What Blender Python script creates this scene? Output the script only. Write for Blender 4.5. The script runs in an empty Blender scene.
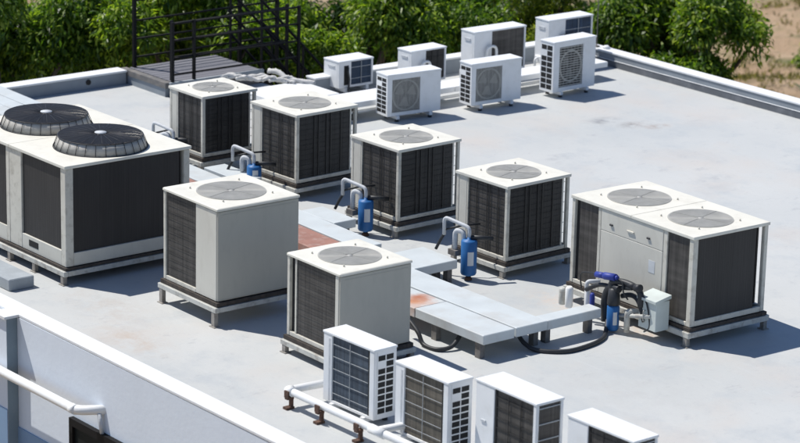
import bpy, bmesh, math, random
import numpy as np
from mathutils import Vector, Matrix
random.seed(7); rng = np.random.default_rng(7)
S = bpy.context.scene
C = bpy.data.collections.new("place"); S.collection.children.link(C)
PI = math.pi

# ---------------------------------------------------------------- camera
F_PX, TH, PS, RO, HC = 2729.085, 0.28007056, 2.46620911, 0.02285813, 11.4557276
fw = Vector((math.cos(PS)*math.cos(TH), math.sin(PS)*math.cos(TH), -math.sin(TH)))
rt0 = Vector((math.sin(PS), -math.cos(PS), 0)); up0 = rt0.cross(fw)
rt = math.cos(RO)*rt0 + math.sin(RO)*up0; up = -math.sin(RO)*rt0 + math.cos(RO)*up0
cd = bpy.data.cameras.new("camera"); cam = bpy.data.objects.new("camera", cd); C.objects.link(cam)
cd.sensor_fit = 'HORIZONTAL'; cd.sensor_width = 36; cd.lens = F_PX/800*36; cd.clip_start = 1; cd.clip_end = 2000
cd.dof.use_dof = True; cd.dof.focus_distance = 38; cd.dof.aperture_fstop = 1.6
M = Matrix.Identity(4)
for i in range(3): M[i][0], M[i][1], M[i][2] = rt[i], up[i], -fw[i]
M[2][3] = HC
cam.matrix_world = M
S.camera = cam

# ---------------------------------------------------------------- light
sd = Vector((-.54, -.27, 1)).normalized()
EL = math.asin(sd.z); ROT = math.atan2(sd.x, sd.y)
w = bpy.data.worlds.new("World"); S.world = w; w.use_nodes = True
nt = w.node_tree; nt.nodes.clear()
o = nt.nodes.new('ShaderNodeOutputWorld'); bg = nt.nodes.new('ShaderNodeBackground'); sk = nt.nodes.new('ShaderNodeTexSky')
sk.sky_type = 'NISHITA'; sk.sun_disc = False; sk.sun_elevation = EL; sk.sun_rotation = ROT; sk.air_density = .7; sk.dust_density = .2; sk.ozone_density = 4.0
bg.inputs[1].default_value = 0.115
nt.links.new(sk.outputs[0], bg.inputs[0]); nt.links.new(bg.outputs[0], o.inputs[0])
sl = bpy.data.lights.new("sun", 'SUN'); sl.energy = 4.7; sl.angle = math.radians(.5); sl.color = (1, .965, .91)
so = bpy.data.objects.new("sun", sl); C.objects.link(so); so.rotation_euler = (-sd).to_track_quat('-Z', 'Y').to_euler(); so.location = (-60, 0, 60)
S.view_settings.view_transform = 'Standard'; S.view_settings.look = 'None'; S.view_settings.gamma = 1; S.view_settings.exposure = 0.10
S.view_settings.use_curve_mapping = False
S.render.engine = 'CYCLES'

# ---------------------------------------------------------------- materials
def mat(name, col, rough=.6, metal=0, var=.08, scale=6, dirt=None, dirt_amt=0, dirt_scale=2.0, bump=0, bscale=60, spec=.4, stretch=None):
    m = bpy.data.materials.new(name); m.use_nodes = True; t = m.node_tree; N = t.nodes; L = t.links
    b = N['Principled BSDF']; b.inputs['Roughness'].default_value = rough; b.inputs['Metallic'].default_value = metal
    b.inputs['Specular IOR Level'].default_value = spec
    tc = N.new('ShaderNodeTexCoord'); mp = N.new('ShaderNodeMapping'); L.new(tc.outputs['Object'], mp.inputs[0])
    if stretch: mp.inputs['Scale'].default_value = stretch
    n1 = N.new('ShaderNodeTexNoise'); n1.inputs['Scale'].default_value = scale; n1.inputs['Detail'].default_value = 5; L.new(mp.outputs[0], n1.inputs[0])
    r = N.new('ShaderNodeMapRange'); r.inputs[1].default_value = .3; r.inputs[2].default_value = .7
    r.inputs[3].default_value = 1-var; r.inputs[4].default_value = 1+var; L.new(n1.outputs[0], r.inputs[0])
    mx = N.new('ShaderNodeVectorMath'); mx.operation = 'SCALE'; mx.inputs[0].default_value = col[:3]; L.new(r.outputs[0], mx.inputs['Scale'])
    out = mx.outputs[0]
    if dirt:
        n2 = N.new('ShaderNodeTexNoise'); n2.inputs['Scale'].default_value = dirt_scale; n2.inputs['Detail'].default_value = 8; n2.inputs['Roughness'].default_value = .65
        L.new(mp.outputs[0], n2.inputs[0])
        r2 = N.new('ShaderNodeMapRange'); r2.inputs[1].default_value = .5; r2.inputs[2].default_value = .78; r2.inputs[4].default_value = dirt_amt; L.new(n2.outputs[0], r2.inputs[0])
        mm = N.new('ShaderNodeMix'); mm.data_type = 'RGBA'; L.new(r2.outputs[0], mm.inputs[0]); L.new(out, mm.inputs[6]); mm.inputs[7].default_value = (*dirt, 1)
        out = mm.outputs[2]
    L.new(out, b.inputs['Base Color'])
    if bump:
        n3 = N.new('ShaderNodeTexNoise'); n3.inputs['Scale'].default_value = bscale; n3.inputs['Detail'].default_value = 3; L.new(tc.outputs['Object'], n3.inputs[0])
        bp = N.new('ShaderNodeBump'); bp.inputs['Strength'].default_value = bump; bp.inputs['Distance'].default_value = .01; L.new(n3.outputs[0], bp.inputs['Height']); L.new(bp.outputs[0], b.inputs['Normal'])
    return m

def coil_mat(name, col, fin=90, band=6.5, lo=.6, hi=1.7):
    """heat exchanger: vertical streaks, faint horizontal bands, dust"""
    m = bpy.data.materials.new(name); m.use_nodes = True; t = m.node_tree; N = t.nodes; L = t.links
    b = N['Principled BSDF']; b.inputs['Roughness'].default_value = .55; b.inputs['Specular IOR Level'].default_value = .3
    tc = N.new('ShaderNodeTexCoord')
    mp = N.new('ShaderNodeMapping'); mp.inputs['Scale'].default_value = (fin, fin, 2.2); L.new(tc.outputs['Object'], mp.inputs[0])
    n = N.new('ShaderNodeTexNoise'); n.inputs['Scale'].default_value = .35; n.inputs['Detail'].default_value = 4; L.new(mp.outputs[0], n.inputs[0])
    mp2 = N.new('ShaderNodeMapping'); mp2.inputs['Scale'].default_value = (1.5, 1.5, band*1.6); L.new(tc.outputs['Object'], mp2.inputs[0])
    n2 = N.new('ShaderNodeTexNoise'); n2.inputs['Scale'].default_value = 1.1; n2.inputs['Detail'].default_value = 3; L.new(mp2.outputs[0], n2.inputs[0])
    ad = N.new('ShaderNodeMath'); ad.operation = 'ADD'; L.new(n.outputs[0], ad.inputs[0]); L.new(n2.outputs[0], ad.inputs[1])
    r = N.new('ShaderNodeMapRange'); r.inputs[1].default_value = .7; r.inputs[2].default_value = 1.35; r.inputs[3].default_value = lo; r.inputs[4].default_value = hi; L.new(ad.outputs[0], r.inputs[0])
    mx = N.new('ShaderNodeVectorMath'); mx.operation = 'SCALE'; mx.inputs[0].default_value = col; L.new(r.outputs[0], mx.inputs['Scale']); L.new(mx.outputs[0], b.inputs['Base Color'])
    bp = N.new('ShaderNodeBump'); bp.inputs['Strength'].default_value = .5; bp.inputs['Distance'].default_value = .01; L.new(n.outputs[0], bp.inputs['Height']); L.new(bp.outputs[0], b.inputs['Normal'])
    return m

MT = {
 'cream': mat('cream_enamel', (.70, .69, .64), .45, var=.05, scale=3, dirt=(.34, .31, .25), dirt_amt=.35, dirt_scale=5, bump=.1),
 'top': mat('weathered_top_enamel', (.72, .695, .61), .5, var=.04, scale=2.5, dirt=(.45, .41, .33), dirt_amt=.4, dirt_scale=3.5, bump=.12),
 'white': mat('white_enamel', (.80, .81, .81), .4, var=.03, scale=3, dirt=(.5, .48, .42), dirt_amt=.25, dirt_scale=5, bump=.08),
 'greypanel': mat('grey_side_enamel', (.43, .415, .36), .42, var=.025, scale=2, dirt=(.26, .25, .22), dirt_amt=.25, dirt_scale=6, bump=.05, stretch=(1, 1, .35)),
 'lightpanel': mat('light_grey_enamel', (.60, .58, .51), .45, var=.05, scale=3, dirt=(.32, .29, .24), dirt_amt=.3, dirt_scale=6, bump=.06, stretch=(1, 1, .35)),
 'post': mat('post_enamel', (.60, .575, .50), .5, var=.06, scale=5, dirt=(.2, .17, .12), dirt_amt=.6, dirt_scale=8),
 'coil': coil_mat('coil_fins', (.030, .029, .028)),
 'coil_brown': coil_mat('coil_fins_brown', (.060, .055, .050)),
 'coil_mesh': coil_mat('dark_mesh_panel', (.034, .032, .031), fin=160, band=.5, lo=.8, hi=1.25),
 'coil_blue': coil_mat('coil_fins_blue', (.022, .042, .075), fin=80),
 'coil_grey': coil_mat('coil_fins_grey', (.055, .06, .062), fin=80),
 'fanback': mat('fan_cavity_grey', (.15, .15, .14), .7, var=.2, scale=5),
 'core': mat('dark_inside', (.02, .02, .02), .8),
 'blackwire': mat('black_wire', (.03, .03, .034), .5),
 'greywire': mat('grey_wire', (.42, .41, .375), .5, var=.1),
 'darkwire': mat('dark_guard_wire', (.022, .022, .022), .5, var=.2, scale=20),
 'whitewire': mat('white_wire', (.42, .44, .45), .5),
 'blade': mat('fan_blade', (.43, .42, .385), .5, var=.1),
 'darkblade': mat('dark_fan_blade', (.30, .28, .26), .4),
 'skirt': mat('fan_skirt', (.45, .43, .39), .7, var=.08, scale=12, dirt=(.2, .19, .17), dirt_amt=.5, dirt_scale=9),
 'skid': mat('painted_skid_steel', (.50, .50, .46), .55, var=.1, scale=8, dirt=(.14, .09, .06), dirt_amt=.75, dirt_scale=9),
 'legpaint': mat('worn_leg_paint', (.30, .28, .25), .7, var=.2, scale=9, dirt=(.12, .09, .07), dirt_amt=.8, dirt_scale=12),
 'rustwood': mat('shade_dark_rusty_beam', (.05, .042, .036), .8, var=.3, scale=12, dirt=(.14, .10, .07), dirt_amt=.5, dirt_scale=14),  # rust colour darkened to carry the shade of the gap under the casing
 'blue': mat('blue_filter_paint', (.02, .125, .34), .5, var=.08, scale=8),
 'bluetape': mat('blue_tape', (.03, .05, .28), .5),
 'labelw': mat('label_paper', (.6, .62, .63), .6),
 'pipe': mat('grey_pipe_insulation', (.52, .54, .56), .6, var=.1, scale=14, bump=.4, bscale=30),
 'whitepipe': mat('white_plastic_pipe', (.82, .82, .80), .35, var=.04, dirt=(.5, .46, .4), dirt_amt=.4, dirt_scale=6),
 'rubber': mat('black_rubber', (.03, .032, .035), .5, var=.2),
 'brass': mat('valve_metal', (.35, .30, .24), .35, .6),
 'rust': mat('rusty_bracket', (.09, .05, .035), .8, var=.4, scale=30, dirt=(.2, .1, .06), dirt_amt=.8, dirt_scale=20),
 'railing': mat('black_painted_steel', (.007, .007, .008), .65, spec=.2),
 'deck': mat('grey_deck_boards', (.17, .17, .19), .7, var=.15, scale=5, stretch=(6, .6, 1)),
 'tray': mat('tray_cover_paint', (.56, .60, .61), .45, var=.06, scale=2.5, dirt=(.40, .36, .31), dirt_amt=.5, dirt_scale=1.7, bump=.1),
 'redtray': mat('red_oxide_tray_paint', (.33, .17, .13), .6, var=.15, scale=4, dirt=(.5, .42, .38), dirt_amt=.6, dirt_scale=6),
 'legconc': mat('tray_leg_steel', (.15, .14, .13), .7, var=.3, scale=9, dirt=(.3, .25, .2), dirt_amt=.6, dirt_scale=15),
 'conc': mat('grey_concrete', (.33, .36, .38), .8, var=.1, scale=4, bump=.3),
 'boxpaint': mat('control_box_paint', (.55, .60, .57), .45, var=.05, dirt=(.3, .3, .26), dirt_amt=.3),
 'kerbcap': mat('white_parapet_cap', (.74, .75, .75), .6, var=.04, scale=3, dirt=(.5, .5, .48), dirt_amt=.35, dirt_scale=3, bump=.2, bscale=25),
 'kerbface': mat('parapet_face', (.25, .28, .31), .75, var=.08, scale=3, dirt=(.2, .2, .21), dirt_amt=.5, dirt_scale=2),
 'darkface': mat('dark_kerb_face', (.16, .155, .15), .8, var=.2, scale=5, dirt=(.3, .24, .19), dirt_amt=.7, dirt_scale=5),
 'gutter': mat('dark_gutter_paint', (.13, .14, .155), .7, var=.15, scale=4, dirt=(.25, .25, .26), dirt_amt=.5, dirt_scale=4),
 'wall': mat('lavender_grey_wall_paint', (.70, .75, .81), .75, var=.04, scale=1.3, dirt=(.52, .56, .64), dirt_amt=.45, dirt_scale=1.3, bump=.2, bscale=15, stretch=(1, 1, .5)),
 'pierside': mat('grey_green_pier_side', (.20, .26, .30), .75, var=.12, scale=3, dirt=(.3, .34, .38), dirt_amt=.5, dirt_scale=2),
 'wall_shade': mat('blue_grey_wall_shade', (.22, .33, .48), .75, var=.07, scale=2),  # shade on the lower wall, painted in as a blue-grey colour
 'cloth': mat('white_wrap_cloth', (.58, .57, .55), .9, var=.1, scale=14, dirt=(.4, .38, .33), dirt_amt=.6, dirt_scale=14, bump=.6, bscale=35),
 'trunk': mat('bark', (.10, .075, .055), .9, var=.3, scale=9, bump=.6, bscale=20),
}
MT['rusttray'] = mat('rust_stained_tray', (.56, .59, .59), .5, var=.06, scale=2.5, dirt=(.45, .36, .30), dirt_amt=.8, dirt_scale=2.6)
def add_spots(m, spots):
    t = m.node_tree; N = t.nodes; L = t.links; b = N['Principled BSDF']; src = b.inputs['Base Color'].links[0].from_socket
    tc = N.new('ShaderNodeTexCoord'); nn = N.new('ShaderNodeTexNoise'); nn.inputs['Scale'].default_value = 7; nn.inputs['Detail'].default_value = 6; L.new(tc.outputs['Object'], nn.inputs[0])
    for x, y, z, r, col in spots:
        vd = N.new('ShaderNodeVectorMath'); vd.operation = 'DISTANCE'; L.new(tc.outputs['Object'], vd.inputs[0]); vd.inputs[1].default_value = (x, y, z)
        ad = N.new('ShaderNodeMath'); ad.operation = 'MULTIPLY_ADD'; L.new(nn.outputs[0], ad.inputs[0]); ad.inputs[1].default_value = r*1.1; L.new(vd.outputs['Value'], ad.inputs[2])
        mr = N.new('ShaderNodeMapRange'); mr.inputs[1].default_value = r*.6; mr.inputs[2].default_value = r*1.6; mr.inputs[3].default_value = 1; mr.inputs[4].default_value = 0; L.new(ad.outputs[0], mr.inputs[0])
        mm = N.new('ShaderNodeMix'); mm.data_type = 'RGBA'; L.new(mr.outputs[0], mm.inputs[0]); L.new(src, mm.inputs[6]); mm.inputs[7].default_value = (*col, 1); src = mm.outputs[2]
    L.new(src, b.inputs['Base Color'])
add_spots(MT['rusttray'], [(-.02, -.28, .345, .36, (.55, .27, .15)), (-.12, -.12, .345, .22, (.42, .16, .08))])
# rain runs under the coping of the outer wall

# weathering marks on the roof paint: x, y, half sizes, colour, strength
STAINS = [(-34.1, 31.8, .28, .45, (.25, .25, .26), .85), (-33.6, 32.1, .25, .4, (.24, .22, .21), .9), (-33.26, 32.35, .18, .28, (.30, .22, .18), .9), (-32.65, 29.49, .2, .35, (.30, .31, .33), .8), (-30.2, 30.77, .2, .4, (.36, .37, .38), .8),
          (-28.6, 18.5, .9, .4, (.47, .40, .34), .8), (-26.6, 24.3, .9, .5, (.56, .47, .40), .9), (-25.65, 25.92, .8, .6, (.45, .43, .41), .5), (-25.1, 24.3, .8, .5, (.50, .41, .34), .9), (-31.9, 24.1, .6, .4, (.55, .45, .40), .7), (-30.0, 19.0, 1.2, .6, (.46, .42, .38), .6), (-23.5, 22.5, 1.3, 1.0, (.44, .44, .43), .5)]
def roof_mat():
    m = bpy.data.materials.new('roof_membrane_paint'); m.use_nodes = True; t = m.node_tree; N = t.nodes; L = t.links
    b = N['Principled BSDF']; b.inputs['Roughness'].default_value = .55; b.inputs['Specular IOR Level'].default_value = .25
    tc = N.new('ShaderNodeTexCoord')
    def noise(sc, det=6, rough=.6, st=(1, 1, 1), loc=(0, 0, 0)):
        mp = N.new('ShaderNodeMapping'); mp.inputs['Scale'].default_value = st; mp.inputs['Location'].default_value = loc; L.new(tc.outputs['Object'], mp.inputs[0])
        n = N.new('ShaderNodeTexNoise'); n.inputs['Scale'].default_value = sc; n.inputs['Detail'].default_value = det; n.inputs['Roughness'].default_value = rough; L.new(mp.outputs[0], n.inputs[0]); return n.outputs[0]
    def rng_(x, a, b_, c, d):
        r = N.new('ShaderNodeMapRange'); r.inputs[1].default_value = a; r.inputs[2].default_value = b_; r.inputs[3].default_value = c; r.inputs[4].default_value = d; L.new(x, r.inputs[0]); return r.outputs[0]
    def mix(fac, a, col):
        mm = N.new('ShaderNodeMix'); mm.data_type = 'RGBA'; L.new(fac, mm.inputs[0])
        if isinstance(a, tuple): mm.inputs[6].default_value = (*a, 1)
        else: L.new(a, mm.inputs[6])
        mm.inputs[7].default_value = (*col, 1); return mm.outputs[2]
    c = mix(rng_(noise(.22, 4), .35, .65, 0, 1), (.465, .48, .475), (.53, .535, .52))
    c = mix(rng_(noise(.9, 7, .7), .50, .74, 0, .8), c, (.39, .42, .44))
    c = mix(rng_(noise(.45, 6, .6, loc=(7, 3, 0)), .50, .70, 0, .7), c, (.53, .49, .45))
    c = mix(rng_(noise(2.2, 8, .75, st=(1.7, .8, 1), loc=(3, 9, 0)), .58, .74, 0, .65), c, (.30, .31, .33))
    c = mix(rng_(noise(9, 6, .8), .56, .75, 0, .45), c, (.33, .34, .35))
    c = mix(rng_(noise(40, 4, .8), .6, .75, 0, .5), c, (.28, .28, .28))
    c = mix(rng_(noise(3.5, 6, .7, st=(.25, 2.5, 1)), .58, .75, 0, .3), c, (.60, .61, .62))
    nz = noise(3.2, 7, .75)
    for x, y, rx, ry, col, amt in STAINS:
        mp = N.new('ShaderNodeMapping'); mp.vector_type = 'POINT'; mp.inputs['Location'].default_value = (-x/rx, -y/ry, 0); mp.inputs['Scale'].default_value = (1/rx, 1/ry, 1); L.new(tc.outputs['Object'], mp.inputs[0])
        ln = N.new('ShaderNodeVectorMath'); ln.operation = 'LENGTH'; L.new(mp.outputs[0], ln.inputs[0])
        f0 = rng_(ln.outputs['Value'], .2, 1.1, 1, 0); m1 = N.new('ShaderNodeMath'); m1.operation = 'MULTIPLY'; L.new(f0, m1.inputs[0]); L.new(rng_(nz, .42, .62, 0, amt), m1.inputs[1])
        c = mix(m1.outputs[0], c, col)
    L.new(c, b.inputs['Base Color'])
    bp = N.new('ShaderNodeBump'); bp.inputs['Strength'].default_value = .25; bp.inputs['Distance'].default_value = .01; L.new(noise(14, 5), bp.inputs['Height']); L.new(bp.outputs[0], b.inputs['Normal'])
    return m
MT['roof'] = roof_mat()

def sand_mat():
    m = bpy.data.materials.new('sandy_ground'); m.use_nodes = True; t = m.node_tree; N = t.nodes; L = t.links
    b = N['Principled BSDF']; b.inputs['Roughness'].default_value = .95
    tc = N.new('ShaderNodeTexCoord')
    def noise(sc, loc, st=(1, 1, 1)):
        mp = N.new('ShaderNodeMapping'); mp.inputs['Location'].default_value = loc; mp.inputs['Scale'].default_value = st; L.new(tc.outputs['Object'], mp.inputs[0])
        n = N.new('ShaderNodeTexNoise'); n.inputs['Scale'].default_value = sc; n.inputs['Detail'].default_value = 8; n.inputs['Roughness'].default_value = .65; L.new(mp.outputs[0], n.inputs[0]); return n.outputs[0]
    def mix(n, lo, hi, a, col, amt=1):
        r = N.new('ShaderNodeMapRange'); r.inputs[1].default_value = lo; r.inputs[2].default_value = hi; r.inputs[4].default_value = amt; L.new(n, r.inputs[0])
        mm = N.new('ShaderNodeMix'); mm.data_type = 'RGBA'; L.new(r.outputs[0], mm.inputs[0])
        if isinstance(a, tuple): mm.inputs[6].default_value = (*a, 1)
        else: L.new(a, mm.inputs[6])
        mm.inputs[7].default_value = (*col, 1); return mm.outputs[2]
    c = mix(noise(.5, (0, 0, 0)), .35, .65, (.44, .32, .21), (.37, .25, .15))
    c = mix(noise(.35, (5, 2, 0)), .48, .62, c, (.15, .15, .05), .9)
    c = mix(noise(1.4, (1, 8, 0)), .55, .7, c, (.10, .11, .045), .8)
    L.new(c, b.inputs['Base Color'])
    bp = N.new('ShaderNodeBump'); bp.inputs['Strength'].default_value = .8; bp.inputs['Distance'].default_value = .3; L.new(noise(2, (0, 0, 0)), bp.inputs['Height']); L.new(bp.outputs[0], b.inputs['Normal'])
    return m
MT['sand'] = sand_mat()

def leaf_mat(name, c0, c1, c2):
    m = bpy.data.materials.new(name); m.use_nodes = True; t = m.node_tree; N = t.nodes; L = t.links
    b = N['Principled BSDF']; b.inputs['Roughness'].default_value = .42; b.inputs['Specular IOR Level'].default_value = .45
    g = N.new('ShaderNodeNewGeometry'); r = N.new('ShaderNodeValToRGB'); L.new(g.outputs['Random Per Island'], r.inputs[0])
    e = r.color_ramp.elements; e[0].position = 0; e[0].color = (*c0, 1); e[1].position = 1; e[1].color = (*c2, 1)
    k = e.new(.55); k.color = (*c1, 1)
    L.new(r.outputs[0], b.inputs['Base Color'])
    tr = N.new('ShaderNodeBsdfTranslucent'); sc = N.new('ShaderNodeVectorMath'); sc.operation = 'MULTIPLY'; sc.inputs[1].default_value = (1.5, 1.7, .5); L.new(r.outputs[0], sc.inputs[0]); L.new(sc.outputs[0], tr.inputs[0])
    ms = N.new('ShaderNodeMixShader'); ms.inputs[0].default_value = .45; L.new(b.outputs[0], ms.inputs[1]); L.new(tr.outputs[0], ms.inputs[2])
    L.new(ms.outputs[0], N['Material Output'].inputs[0]); return m
LEAF = {
 'deep': leaf_mat('deep_green_leaves', (.03, .07, .012), (.09, .17, .022), (.28, .37, .05)),
 'mid': leaf_mat('mid_green_leaves', (.04, .085, .014), (.14, .23, .025), (.36, .44, .06)),
 'lime': leaf_mat('yellow_green_leaves', (.06, .10, .014), (.18, .23, .025), (.36, .38, .05)),
 'dark': leaf_mat('shade_dark_leaves', (.012, .03, .006), (.022, .05, .009), (.05, .09, .015)),  # darkened colour gives the back trees their shade
 'dry': leaf_mat('dry_grass', (.10, .10, .035), (.17, .15, .06), (.26, .20, .10)),
}

# ---------------------------------------------------------------- mesh helpers
def box(bm, lo, hi, bev=0, seg=1):
    r = bmesh.ops.create_cube(bm, size=1)['verts']
    for v in r:
        v.co = Vector(((lo[i]+hi[i])/2 + v.co[i]*(hi[i]-lo[i]) for i in range(3)))
    if bev:
        es = {e for v in r for e in v.link_edges}
        bmesh.ops.bevel(bm, geom=list(es), offset=bev, segments=seg, affect='EDGES', profile=.6)
def prism(bm, pts, z0, z1):
    a = [bm.verts.new((x, y, z0)) for x, y in pts]; b = [bm.verts.new((x, y, z1)) for x, y in pts]
    bm.faces.new(a[::-1]); bm.faces.new(b); n = len(pts)
    for i in range(n): bm.faces.new((a[i], a[(i+1) % n], b[(i+1) % n], b[i]))
def tube(bm, pts, r, n=8, smooth_path=0, radii=None):
    P = [Vector(p) for p in pts]
    if smooth_path:
        Q = [P[0]]                                  # Catmull-Rom
        for i in range(len(P)-1):
            p0 = P[max(i-1, 0)]; p1 = P[i]; p2 = P[i+1]; p3 = P[min(i+2, len(P)-1)]
            for k in range(1, smooth_path+1):
                t = k/smooth_path
                Q.append(.5*((2*p1)+(-p0+p2)*t+(2*p0-5*p1+4*p2-p3)*t*t+(-p0+3*p1-3*p2+p3)*t**3))
        P = Q
    prev = None; rings = []; nrm = None
    for i, p in enumerate(P):
        d = (P[min(i+1, len(P)-1)]-P[max(i-1, 0)]).normalized()
        if nrm is None:
            nrm = d.orthogonal().normalized()
        else:
            nrm = (nrm-d*nrm.dot(d)).normalized()
        bn = d.cross(nrm)
        rr = radii[min(int(i*len(radii)/len(P)), len(radii)-1)] if radii else r
        rings.append([bm.verts.new(p+rr*(math.cos(a)*nrm+math.sin(a)*bn)) for a in (2*PI*k/n for k in range(n))])
    for A, B_ in zip(rings, rings[1:]):
        for k in range(n): 
            f = bm.faces.new((A[k], A[(k+1) % n], B_[(k+1) % n], B_[k])); f.smooth = True
    bm.faces.new(rings[0][::-1]); bm.faces.new(rings[-1])
def elbow(pts, rad=.06, k=5):
    """polyline with rounded corners"""
    P = [Vector(p) for p in pts]; out = [P[0]]
    for i in range(1, len(P)-1):
        a = (P[i-1]-P[i]); b = (P[i+1]-P[i]); r = min(rad, a.length*.45, b.length*.45)
        A = P[i]+a.normalized()*r; B_ = P[i]+b.normalized()*r
        for j in range(k+1):
            t = j/k; out.append((1-t)**2*A+2*t*(1-t)*P[i]+t*t*B_)
    out.append(P[-1]); return out
def lathe(bm, prof, c=(0, 0, 0), n=32):
    rings = [[bm.verts.new((c[0]+r*math.cos(2*PI*k/n), c[1]+r*math.sin(2*PI*k/n), c[2]+z)) for k in range(n)] for r, z in prof]
    for A, B_ in zip(rings, rings[1:]):
        for k in range(n):
            f = bm.faces.new((A[k], A[(k+1) % n], B_[(k+1) % n], B_[k])); f.smooth = True
    if prof[0][0] > 1e-4: bm.faces.new(rings[0][::-1])
    if prof[-1][0] > 1e-4: bm.faces.new(rings[-1])
def annulus(bm, c, r0, r1, z, t=.004, n=48, a0=0, a1=2*PI):
    """thin flat ring with real thickness"""
    R = []
    for k in range(n+1):
        a = a0+(a1-a0)*k/n; co, s = math.cos(a), math.sin(a)
        R.append([bm.verts.new((c[0]+r*co, c[1]+r*s, z+dz)) for r, dz in ((r0, 0), (r1, 0), (r1, t), (r0, t))])
    for A, B_ in zip(R, R[1:]):
        for k in range(4): bm.faces.new((A[k], A[(k+1) % 4], B_[(k+1) % 4], B_[k]))
def obj(name, bm, m, parent=None, loc=None, label=None):
    bmesh.ops.recalc_face_normals(bm, faces=bm.faces)
    me = bpy.data.meshes.new(name); bm.to_mesh(me); bm.free()
    me.materials.append(MT[m] if isinstance(m, str) else m)
    o = bpy.data.objects.new(name, me); C.objects.link(o)
    if parent: o.parent = parent
    if loc: o.location = loc
    if label: o['label'] = label
    return o
def B(): return bmesh.new()
def thing(name, label, cat, loc=(0, 0, 0), rz=0, group=None):
    o = bpy.data.objects.new(name, None); C.objects.link(o); o.location = loc; o.rotation_euler = (0, 0, rz)
    o.empty_display_size = .2
    return tag(o, label, cat, group)
def tag(o, label, cat, group=None):
    o['label'] = label; o['category'] = cat
    if group: o['group'] = group
    return o
def struct(o): o['kind'] = 'structure'; return o
def single(name, bm, m, label, cat, group=None):
    """top-level one-mesh thing with its origin at its base centre"""
    vs = [v.co for v in bm.verts]
    lo = Vector([min(v[i] for v in vs) for i in range(3)]); hi = Vector([max(v[i] for v in vs) for i in range(3)])
    c = Vector(((lo.x+hi.x)/2, (lo.y+hi.y)/2, lo.z)); bmesh.ops.translate(bm, verts=bm.verts, vec=-c)
    return tag(obj(name, bm, m, None, c), label, cat, group)

# ---------------------------------------------------------------- condenser units
class Unit:
    """box unit: front corner (x,y), top z, a along -X, w along +Y, body height h, rotation t"""
    def __init__(s, name, label, x, y, z, a, w, h, t, cat='air conditioner', group=None):
        s.a, s.w, s.z, s.h, s.z0 = a, w, z, h, z-h
        c, n = math.cos(t), math.sin(t); dx, dy = -a/2, w/2
        s.root = thing(name, label, cat, (x+dx*c-dy*n, y+dx*n+dy*c, 0), t, group)
    def P(s, name, bm, m, parent=None, label=None): return obj(name, bm, m, parent or s.root, label=label)
    def fb(s, bm, face, u0, u1, z0, z1, d0, d1, bev=0):
        """box on a face; u along the face from its left end seen from outside, d inward from the surface"""
        a, w = s.a/2, s.w/2
        if face == 'F': box(bm, (-a+u0, -w+d0, z0), (-a+u1, -w+d1, z1), bev)
        if face == 'R': box(bm, (a-d1, -w+u0, z0), (a-d0, -w+u1, z1), bev)
        if face == 'B': box(bm, (a-u1, w-d1, z0), (a-u0, w-d0, z1), bev)
        if face == 'L': box(bm, (-a+d0, w-u1, z0), (-a+d1, w-u0, z1), bev)
    def guard(s, bm, face, u0, u1, z0, z1, nh, nv, d=-.012, t=.008):
        for i in range(nh):
            z = z0+(z1-z0)*(i+.5)/nh; s.fb(bm, face, u0, u1, z-t/2, z+t/2, d, d+t)
        for i in range(nv):
            u = u0+(u1-u0)*(i+1)/(nv+1); s.fb(bm, face, u-t/2, u+t/2, z0, z1, d-t*.9, d+.001)

def skid(U, rail_z=.13, rail_h=.075, wood=True, legs_y=(0, 1), extra=.03, legs_extra=()):
    a, w = U.a/2+extra, U.w/2+extra
    if wood:
        bm = B()
        box(bm, (-a, -w, rail_z+rail_h+.002), (a, -w+.10, U.z0-.006)); box(bm, (-a, w-.10, rail_z+rail_h+.002), (a, w, U.z0-.006))
        box(bm, (a-.08, -w+.102, rail_z+rail_h+.004), (a-.004, w-.102, U.z0-.008))
        U.P('spacer_beam', bm, 'rustwood')
    bm = B(); h = rail_h
    for s in (-1, 1): box(bm, (-a-.02, s*w-.035, rail_z), (a+.02, s*w+.035, rail_z+h), .006)
    for s in (-1, 1): box(bm, (s*(a-.01)-.03, -w+.036, rail_z+.003), (s*(a-.01)+.03, w-.036, rail_z+h-.003))
    U.P('skid_frame', bm, 'skid')
    for sx in (-1, 1)+tuple(legs_extra):
        for sy in (-1, 1):
            bm = B(); cx = sx*(a-.05); box(bm, (cx-.035, sy*w-.03, .012), (cx+.035, sy*w+.03, rail_z-.001)); box(bm, (cx-.06, sy*w-.05, 0), (cx+.06, sy*w+.05, .012))
            U.P('leg', bm, 'legpaint')

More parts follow.
